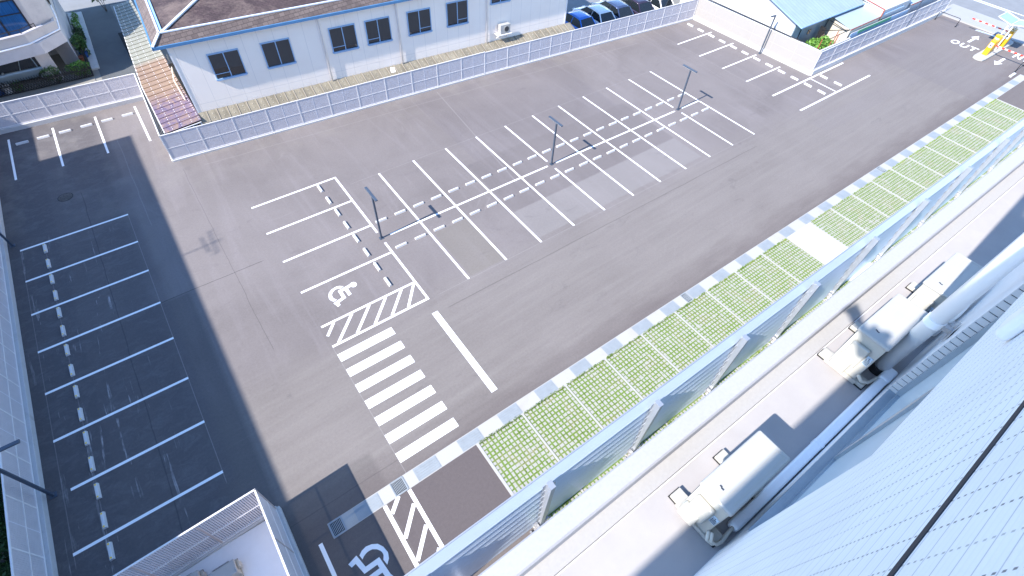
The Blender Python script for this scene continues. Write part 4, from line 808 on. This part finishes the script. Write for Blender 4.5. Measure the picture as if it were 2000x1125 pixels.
# ================================================================== CARS
def car(name, loc, rz, paint, lab, L_=4.7, W_=1.98, HT=1.55, van=False, grp=None):
    t = thing(name, lab, "van" if van else "car", loc, rz, grp); h = W_/2
    if van: st = [(-.5,.30,.95,.82),(-.48,.22,1.02,.96),(-.2,.2,1.05,1.0),(.12,.2,1.05,1.0),(.33,.2,1.00,1.0),(.45,.2,.92,.95),(.5,.28,.72,.78)]
    else: st = [(-.5,.34,.78,.74),(-.482,.24,.98,.90),(-.40,.2,1.06,.97),(-.2,.2,1.02,1.0),(.10,.2,1.02,1.0),(.24,.2,1.0,.99),(.40,.2,.88,.94),(.475,.24,.72,.84),(.5,.32,.60,.70)]
    b = MB(); prev = None
    for y, z0, z1, f in st:
        w_ = h*f; n = len(b.v); sec = [(-w_*.9,z0),(-w_,z0+.14),(-w_*1.0,(z0+z1)*.52),(-w_*.955,z1-.06),(-w_*.80,z1),(w_*.80,z1),(w_*.955,z1-.06),(w_*1.0,(z0+z1)*.52),(w_,z0+.14),(w_*.9,z0)]
        b.v += [(x, y*L_, z) for x, z in sec]
        if prev is not None: b.f += [(prev+i, prev+(i+1) % 10, n+(i+1) % 10, n+i) for i in range(10)]
        else: b.f.append(tuple(n+i for i in reversed(range(10))))
        prev = n
    b.f.append(tuple(prev+i for i in range(10)))
    bo = obj("body", b, MT[paint], t, smooth=True); sb = bo.modifiers.new("sub", 'SUBSURF'); sb.levels = 1; sb.render_levels = 1
    # cabin glass, roof, pillars
    ys = (-.46,-.33,.06,.25) if not van else (-.485,-.45,.20,.36)
    zb, zt = 1.0, HT; hb, ht = h*.86, h*.70
    if van: hb, ht = h*.95, h*.82
    P = [Vector((s_*hb, ys[0]*L_, zb)) for s_ in (-1,1)], [Vector((s_*ht, ys[1]*L_, zt-.03)) for s_ in (-1,1)], [Vector((s_*ht, ys[2]*L_, zt)) for s_ in (-1,1)], [Vector((s_*hb*.97, ys[3]*L_, zb)) for s_ in (-1,1)]
    g = MB(); g.quad(P[0][0],P[0][1],P[1][1],P[1][0]); g.quad(P[2][0],P[2][1],P[3][1],P[3][0]); g.quad(P[0][0],P[1][0],P[2][0],P[3][0]); g.quad(P[0][1],P[3][1],P[2][1],P[1][1])
    obj("windows", g, MT['cglass'], t)
    r = MB(); n = 5; rows = []
    for i in range(n+1):
        f = i/n; y = (ys[1]+(ys[2]-ys[1])*f)*L_; z = zt-.03+.03*f+.05*math.sin(math.pi*f)
        rows.append([(x*ht*1.04, y, z+.035*(1-x*x)) for x in (-1,-.6,0,.6,1)])
    r.v = [p for row in rows for p in row]; r.f = [(a*5+i, a*5+i+1, a*5+i+6, a*5+i+5) for a in range(n) for i in range(4)]
    ro = obj("roof", r, MT[paint], t, smooth=True); so_ = ro.modifiers.new("thick", 'SOLIDIFY'); so_.thickness = .05
    pb = lambda a, c, u, v: obj("pillar", MB().bar(a, c, u, v), MT[paint], t)
    for k in (0, 1):
        pb(P[0][k], P[1][k], .10, .06); pb(P[3][k], P[2][k], .07, .05)
        mid = lambda f: (P[0][k].lerp(P[3][k], f), P[1][k].lerp(P[2][k], f*.9+.05))
        a, c = mid(.5); pb(a, c, .07, .04)
        if van: a, c = mid(.22); pb(a, c, .07, .04)
    wh = None
    for sx in (-1, 1):
        for yy in (-.31, .31):
            w_ = obj("wheel", MB().tube([(sx*(h-.20),yy*L_,.33),(sx*(h-.01),yy*L_,.33)],.33,22), MT['tyre'], t); obj("rim", MB().tube([(sx*(h-.03),yy*L_,.33),(sx*(h+.004),yy*L_,.33)],.20,16), MT['rim'], w_)
    for sx in (-1, 1):
        obj("taillight", MB().box((sx*h*.62-.14,-.5*L_-.0,.74),(sx*h*.62+.14,-.478*L_,.90)), MT['tlight'], t, bevel=.02); obj("headlight", MB().box((sx*h*.60-.17,.472*L_,.60),(sx*h*.60+.17,.488*L_,.74)), MT['hlight'], t, bevel=.02)
        obj("mirror", MB().box((sx*(h+.02)-.10,.15*L_,.98),(sx*(h+.02)+.10,.18*L_,1.12)), MT[paint], t, bevel=.03)
    return t
GC = "cars parked behind the far fence"
car("parked_car", (24.25,14.55,0), R(1), 'c_blue', "bright blue hatchback at the left end of the cars behind the fence", grp=GC, HT=1.62, L_=4.4)
car("parked_car", (26.75,14.65,0), R(-3), 'c_white', "white car between the bright blue and the slate cars", grp=GC, HT=1.6)
car("parked_car", (29.1,14.7,0), R(-4), 'c_slate', "slate blue car between the white and the dark plum cars", grp=GC, HT=1.58)
car("parked_car", (31.5,14.4,0), R(-4), 'c_plum', "dark plum car fourth along behind the fence", grp=GC, HT=1.60)
car("parked_car", (33.9,14.0,0), R(-3), 'c_white', "white car at the far right end behind the fence corner", grp=GC, HT=1.62)
car("parked_van", (-17.0,29.6,0), R(90), 'van', "silver blue minivan parked in the carport under the apartment block", L_=4.5, W_=1.9, HT=1.72, van=True)

# ================================================================== BUILDINGS BEYOND THE CREAM WALL
t = thing("white_warehouse", "white clad gabled building with a pale blue metal roof beyond the cream wall", "building", (36.95,.8,0))
W0 = 6.1
g = MB(); n = len(g.v)
for x in (0, 9.8):
    g.v += [(x,0,0),(x,0,2.95),(x,W0,4.75),(x,2*W0,2.95),(x,2*W0,0)]
g.f += [(4,3,2,1,0),(5,6,7,8,9),(0,1,6,5),(3,4,9,8)]
obj("walls", g, MT['whitew'], t)
obj("front_wall", MB().box((.05,-.05,0),(9.8,.0,2.9)), MT['slate'], t)
obj("roof", MB().slab([(-.35,-.75,2.98),(9.6,-.75,2.98),(9.8,W0,5.0),(-.35,W0,5.0)],.06).slab([(-.35,2*W0+.6,2.9),(9.8,2*W0+.6,2.9),(9.8,W0,5.0),(-.35,W0,5.0)],.06), MT['croof'], t)
obj("roof_edge", MB().bar((-.38,-.78,2.96),(9.6,-.78,2.96),.06,.10).bar((-.38,-.78,2.96),(-.38,W0,4.99),.06,.08), MT['lblue'], t)
obj("window", MB().box((2.6,-.09,1.5),(3.0,-.05,1.9)), MT['wdark'], t); obj("wall_pipe", MB().tube([(1.2,-.08,0),(1.2,-.08,2.6)],.04,8), MT['iron'], t)
t = thing("flat_shed", "shed with a flat pale blue roof and beige end wall beside the white building", "shed", (41.4,-1.9,0))
obj("walls", MB().prism([(0.05,.05),(5.0,.05),(5.0,2.6),(1.0,2.6),(0.05,.3)], 0, 2.5), MT['beige'], t)
obj("roof", MB().slab([(-.05,.0,2.55),(5.1,.05,2.55),(5.6,2.55,2.72),(.6,2.45,2.72)],.05), MT['flat'], t); obj("gutter", MB().bar((-.06,-.02,2.50),(5.1,.03,2.50),.06,.07), MT['rpole'], t)
obj("brace", MB().bar((.0,.1,2.45),(-.9,1.9,1.9),.05).bar((-.1,.2,2.3),(.5,2.2,2.35),.04), MT['iron'], t)
t = thing("white_shed", "taller white walled shed with a sloping roof behind the flat shed", "shed", (46.5,-1.85,0))
obj("walls", MB().box((0,.1,0),(5.2,4,3.05)), MT['whitew'], t); obj("roof", MB().slab([(-.1,.0,3.02),(5.3,.0,3.02),(5.3,4.2,3.5),(-.1,4.2,3.5)],.06), MT['whitew'], t); obj("corner_pole", MB().bar((-.1,.0,0),(-.1,.0,3.1),.08).bar((-.1,0,3.1),(-.1,4,3.55),.06), MT['rpole'], t)
obj("awning", MB().slab([(.2,-.02,2.6),(4.0,-.02,2.6),(4.4,1.2,2.9),(.5,1.2,2.9)],.04), MT['tarp'], t)
t = thing("end_shed", "pale blue roofed shed nearest the street behind the far fence", "shed", (52.2,-1.9,0))
obj("walls", MB().box((0,.1,0),(6.5,5,2.4)), MT['whitew'], t); obj("roof", MB().slab([(-.2,-.0,2.45),(6.8,-.0,2.45),(6.8,2.7,3.1),(-.2,2.7,3.1)],.06).slab([(-.2,5.4,2.45),(6.8,5.4,2.45),(6.8,2.7,3.1),(-.2,2.7,3.1)],.06), MT['flat'], t); obj("ridge", MB().bar((-.2,2.7,3.14),(6.8,2.7,3.14),.12,.05), MT['ridge'], t); obj("gutter", MB().bar((-.2,-.04,2.42),(6.8,-.04,2.42),.06), MT['rpole'], t)
t = thing("tarpaulin_screen", "pale blue tarpaulin strip stretched just behind the far slat fence", "screen", (41.6,-2.0,0))
obj("sheet", MB().box((0,0,.3),(10.2,.04,2.12)), MT['tarp'], t); obj("net", MB().box((1.2,-.03,1.9),(6.8,-.01,2.18)), MT['net'], t); obj("rope", MB().tube([(0,.02,2.16),(10.2,.02,2.16)],.02,6), MT['wp'], t)
for (x, y, a, lab) in ((38.3,-1.3,.05,"rusty red stake leaning in the bush, nearest the fence corner"),(39.0,-1.75,-.1,"rusty red stake at the front of the bush by the fence"),(40.4,-1.55,.12,"rusty red stake right of the bush"),(41.1,-1.1,.0,"rusty red stake beside the beige shed wall")):
    tag(obj("stake", MB().bar((x,y,0),(x+a*2,y+a,2.15),.055), MT['rpole']), lab, "stake", "rusty stakes round the bush")
bush("garden_bush", (39.5,-.85,1.1), (1.5,.85,.75), 2600, 'leafb', "bright green bush inside the corner behind the cream wall", .11)
bush("garden_bush", (38.0,-.5,1.0), (.6,.5,.55), 600, 'leafm', "smaller darker bush at the left of the bright green bush", .09)
bush("garden_bush", (47.0,-1.75,1.75), (.55,.2,.35), 420, 'leafb', "small green climber over the tarpaulin strip", .08)
t = thing("timber_stack", "stack of old timber leaning on the beige shed wall", "timber", (40.9,-.2,0))
for k in range(7): obj("plank", MB().bar((.0+.12*k,.5-.02*k,0),(.25+.12*k,.7-.02*k,2.0-.06*k),.10,.03), MT['wood'], t)
for k in range(3): obj("rung", MB().bar((-.3,.1,.5+.4*k),(.7,.3,.5+.4*k),.06,.04), MT['wood'], t)
tag(obj("garden_wall", MB().box((36.85,-2.2,0),(37.0,.7,1.88)).box((37,-2.2,0),(41.5,-2.05,1.9)), MT['kerb']), "low pale block wall closing the garden corner", "wall")
tag(obj("gap_pipe", MB().tube([(36.75,10.2,1.92),(36.85,.9,1.95),(36.9,-.3,1.94)],.035,8), MT['iron']), "thin dark pipe running along the foot of the white building above the cream wall", "pipe")

# ================================================================== EXIT GATE
t = thing("kerb_island", "long rounded concrete island between the exit and entry lanes", "traffic island", (56.4,-9.2,0))
isl = [(-3.6,-.15),(-3.45,-.42),(-3.1,-.50),(3.1,-.50),(3.5,-.35),(3.65,0),(3.5,.35),(3.1,.50),(-3.1,.50),(-3.45,.42),(-3.6,.15)]
obj("kerb", MB().prism(isl, 0, .16), MT['strip'], t, bevel=.03)
def machine(x, y, h, w_, d_, lab, screen_side=1):
    t = thing("gate_machine", lab, "gate machine", (x, y, .16), 0, "yellow machines on the island")
    obj("cabinet", MB().box((-w_/2,-d_/2,0),(w_/2,d_/2,h)), MT['yellow'], t, bevel=.025); obj("top_cap", MB().box((-w_/2-.02,-d_/2-.02,h),(w_/2+.02,d_/2+.02,h+.04)), MT['yellow'], t, bevel=.015, seg=1)
    pnl = obj("panel", MB().box((-w_/2-.012,-d_*.34,h*.55),(-w_/2,d_*.34,h*.88)), MT['white'], t); obj("slot", MB().box((-w_/2-.016,-d_*.2,h*.66),(-w_/2-.012,d_*.2,h*.72)), MT['iron'], pnl)
    return t
machine(54.35,-9.2,1.25,.5,.42, "yellow ticket machine at the near end of the island")
machine(55.55,-9.05,1.35,.42,.5, "yellow barrier cabinet that carries the exit boom")
machine(57.4,-9.3,1.45,.5,.5, "yellow pay machine under the blue canopy")
machine(58.5,-9.15,1.35,.42,.5, "yellow barrier cabinet at the street end of the island")
def boom(x, y, y1, z, lab, tilt=0):
    t = thing("barrier_boom", lab, "barrier", (x, y, z), 0, "red and white booms"); n = 11; L_ = y1-y; rd = MB(); wt = MB()
    for k in range(n): obj("red_band" if k % 2 == 0 else "white_band", MB().box((-.03,min(L_*k/n,L_*(k+1)/n),-.05),(.03,max(L_*k/n,L_*(k+1)/n),.05)), MT['red' if k % 2 == 0 else 'white'], t)
boom(58.5,-8.85,-5.6,1.15, "red and white boom across the exit lane")
boom(54.6,-9.45,-12.3,1.0, "red and white boom across the entry lane")
t = thing("gate_canopy", "frosted blue two-leaf canopy on white posts over the island", "canopy", (57.0,-9.15,.16))
obj("leaf", MB().slab([(-1.0,1.25,2.50),(1.0,1.25,2.50),(1.0,.02,2.25),(-1.0,.02,2.25)],.03), MT['canopy'], t); obj("leaf", MB().slab([(-1.0,-.02,2.25),(1.0,-.02,2.25),(1.0,-1.25,2.50),(-1.0,-1.25,2.50)],.03), MT['canopy'], t)
m = MB()
for s_ in (-1, 1):
    for x in (-1.0, 1.0): m.bar((x,0,2.25),(x,s_*1.27,2.52),.06)
    m.bar((-1.03,s_*1.27,2.52),(1.03,s_*1.27,2.52),.06)
m.bar((-1.0,0,2.26),(1.0,0,2.26),.06); obj("frame", m, MT['white'], t)
for x, y in ((-.85,.18),(-.85,-.18),(.85,.18),(.85,-.18)): obj("post", MB().box((x-.05,y-.05,0),(x+.05,y+.05,2.25)), MT['white'], t)
obj("cross_tie", MB().box((-.88,-.18,1.2),(-.82,.18,1.26)).box((-.88,-.18,1.8),(-.82,.18,1.86)).box((-.85,-.2,1.9),(.85,-.14,1.96)), MT['white'], t)
t = thing("hoop_rail", "low black hoop rail on the asphalt beside the exit", "rail", (58.5,-2.7,0))
obj("hoop", MB().tube([(0,0,0),(0,0,.72),(.02,-.06,.78),(.05,-1.95,.78),(.07,-2.02,.72),(.07,-2.02,0)],.028,8), MT['iron'], t, smooth=True); obj("base_plate", MB().box((-.08,-.08,0),(.08,.08,.02)).box((-.01,-2.1,0),(.15,-1.94,.02)), MT['iron'], t)
t = thing("hoop_rail", "low black hoop rail at the right edge beside the end of the drain strip", "rail", (53.6,-12.2,0))
obj("hoop", MB().tube([(0,0,0),(0,0,.72),(.06,.0,.78),(1.95,.05,.78),(2.02,.05,.72),(2.02,.05,0)],.028,8), MT['iron'], t, smooth=True); obj("base_plate", MB().box((-.08,-.08,0),(.08,.08,.02)).box((1.94,-.03,0),(2.1,.13,.02)), MT['iron'], t)
t = thing("far_wheel_stop", "white kerb block at the right edge of the lot by the hoop rail", "kerb block", (52.6,-12.35,0)); obj("block", MB().box((-.5,-.1,0),(.5,.1,.14)), MT['stop'], t, bevel=.02); obj("stud", MB().box((-.06,-.04,.14),(.06,.04,.15)), MT['reflector'], t)
# condensers inside the pale enclosure
ac_unit("yard_unit", -16.2,-12.25,-15.3,-11.75,.14,.62,"cream outdoor unit inside the pale fenced enclosure, left of the pair", side=1, grp="units in the enclosure")
ac_unit("yard_unit", -15.05,-12.6,-14.2,-12.1,.14,.6,"white outdoor unit inside the pale fenced enclosure, right of the pair", side=1, grp="units in the enclosure")

# ================================================================== NEIGHBOUR THAT CASTS THE LARGE SHADOW (left of the frame)
t = thing("tall_neighbour", "tall pale building left of the lot whose shadow covers the left bays", "building", (-27,0,0))
obj("main_wall", MB().box((-18,-60,0),(0,17.2,13.04)), MT['creamw'], t); obj("lower_wing", MB().box((-18,17.2,0),(0,24.6,8.5)), MT['cream'], t)
for k in range(4):
    for j in range(12): 
        y = -40+4.6*j
        obj("window", MB().box((.0,y,1.0+3.1*k),(.05,y+2.2,2.4+3.1*k)), MT['wdark'], t)
t = thing("roof_aerial", "television aerial on the roof edge of the tall neighbour", "aerial", (-27.1,3.95,13.04))
obj("mast", MB().tube([(0,0,0),(0,0,1.9)],.028,8), MT['iron'], t); obj("boom", MB().tube([(0,-1.0,1.45),(0,1.1,1.55)],.022,6).tube([(0,-.6,1.15),(0,.8,1.1)],.03,6), MT['iron'], t)
m = MB()
for k in range(7): m.tube([(-.02,-.9+.3*k,1.15+.05*k),(-.02,-.75+.3*k,1.75+.03*k)],.012,5)
obj("elements", m, MT['iron'], t)

# ================================================================== PEOPLE AT THE PARAPET (behind the lens; their shadows fall on the ledge)
def person(loc, rz, lab, top, arm_pts, lean=0.0):
    t = thing("person", lab, "person", loc, rz)
    def skin(name, verts, edges, rad, mat, par, root=0):
        me = bpy.data.meshes.new(name); me.from_pydata(verts, edges, []); me.update(); o = bpy.data.objects.new(name, me); COL.objects.link(o); o.parent = par; me.materials.append(MT[mat])
        sk = o.modifiers.new("skin", 'SKIN')
        for i, v in enumerate(me.skin_vertices[0].data): v.radius = rad[i]; v.use_root = (i == root)
        sk.use_smooth_shade = True; s2 = o.modifiers.new("sub", 'SUBSURF'); s2.levels = 1; s2.render_levels = 2; return o
    LN_ = lambda p: (p[0], p[1]+lean*max(0,p[2]-1.0), 1+(p[2]-1)*(1-.2*lean) if p[2] > 1 else p[2])
    V = [(0,0,1.0),(0,0,1.25),(0,.05,1.55),(0,.10,1.70),(0,.13,1.80),(0,.15,1.92),(-.22,.05,1.58),(.22,.05,1.58),(-.12,0,.95),(-.13,.02,.52),(-.13,-.02,.06),(.12,0,.95),(.13,.02,.52),(.13,-.02,.06)]; V = [LN_(p) for p in V]
    E_ = [(0,1),(1,2),(2,3),(3,4),(4,5),(2,6),(2,7),(0,8),(8,9),(9,10),(0,11),(11,12),(12,13)]
    Rd = [(.17,.13),(.15,.11),(.18,.11),(.06,.06),(.095,.11),(.085,.10),(.075,.075),(.075,.075),(.11,.11),(.075,.075),(.05,.05),(.11,.11),(.075,.075),(.05,.05)]
    for side, base in ((-1, 6), (1, 7)):
        el, wr = arm_pts[side]; a = len(V); V += [el, wr]; E_ += [(base, a), (a, a+1)]; Rd += [(.055,.055),(.035,.035)]
        for f in range(4):
            b = len(V); d = Vector((side*(-.02)+(.018*(f-1.5)), .045, -.01)); w_ = Vector(wr); V += [tuple(w_+d), tuple(w_+d*1.9+Vector((0,0,-.015)))]; E_ += [(a+1, b), (b, b+1)]; Rd += [(.011,.011),(.008,.008)]
        b = len(V); V += [tuple(Vector(wr)+Vector((-side*.04,.02,.01)))]; E_ += [(a+1, b)]; Rd += [(.011,.011)]
    skin("body", V, E_, Rd, 'skin', t)
    skin("jacket", [LN_(p) for p in ((0,0,.98),(0,0,1.25),(0,.05,1.56),(-.23,.05,1.58),(.23,.05,1.58))]+[arm_pts[-1][0],arm_pts[1][0]], [(0,1),(1,2),(2,3),(2,4),(3,5),(4,6)], [(.20,.15),(.18,.14),(.20,.13),(.09,.09),(.09,.09),(.07,.07),(.07,.07)], top, t)
    skin("trousers", [(0,0,1.0),(-.12,0,.93),(-.13,.02,.5),(-.13,-.02,.10),(.12,0,.93),(.13,.02,.5),(.13,-.02,.10)], [(0,1),(1,2),(2,3),(0,4),(4,5),(5,6)], [(.19,.15),(.125,.125),(.09,.09),(.075,.075),(.125,.125),(.09,.09),(.075,.075)], 'trous', t)
    skin("hair", [LN_(p) for p in ((0,.10,1.93),(0,.05,1.88),(0,.14,1.97))], [(0,1),(0,2)], [(.105,.11),(.10,.10),(.08,.09)], 'hair', t)
    return t
person((-9.40,-21.50,19.66), R(-4), "person in a navy jacket leaning over the wall top with a camera", 'cloth', {-1: ((-.38,.60,1.42),(-.10,.80,1.34)), 1: ((.36,.62,1.44),(.12,.80,1.36))}, 1.15)
t = thing("hand_camera", "black camera held out over the wall by the leaning person", "camera", (-9.22,-20.68,21.17)); obj("camera_body", MB().box((-.08,-.05,-.05),(.08,.04,.06)), MT['iron'], t, bevel=.01); obj("strap_lug", MB().box((-.09,-.01,.03),(-.08,.01,.05)), MT['steel'], t)
person((-4.0,-21.5,19.6), R(10), "person in a grey shirt standing at the wall top with elbows raised", 'cloth2', {-1: ((-.50,.12,1.55),(-.28,.42,1.75)), 1: ((.50,.12,1.55),(.25,.42,1.78))})
struct("sun_deck", MB().box((-34,-35,19.4),(16,-21.36,19.6)), MT['roof'])
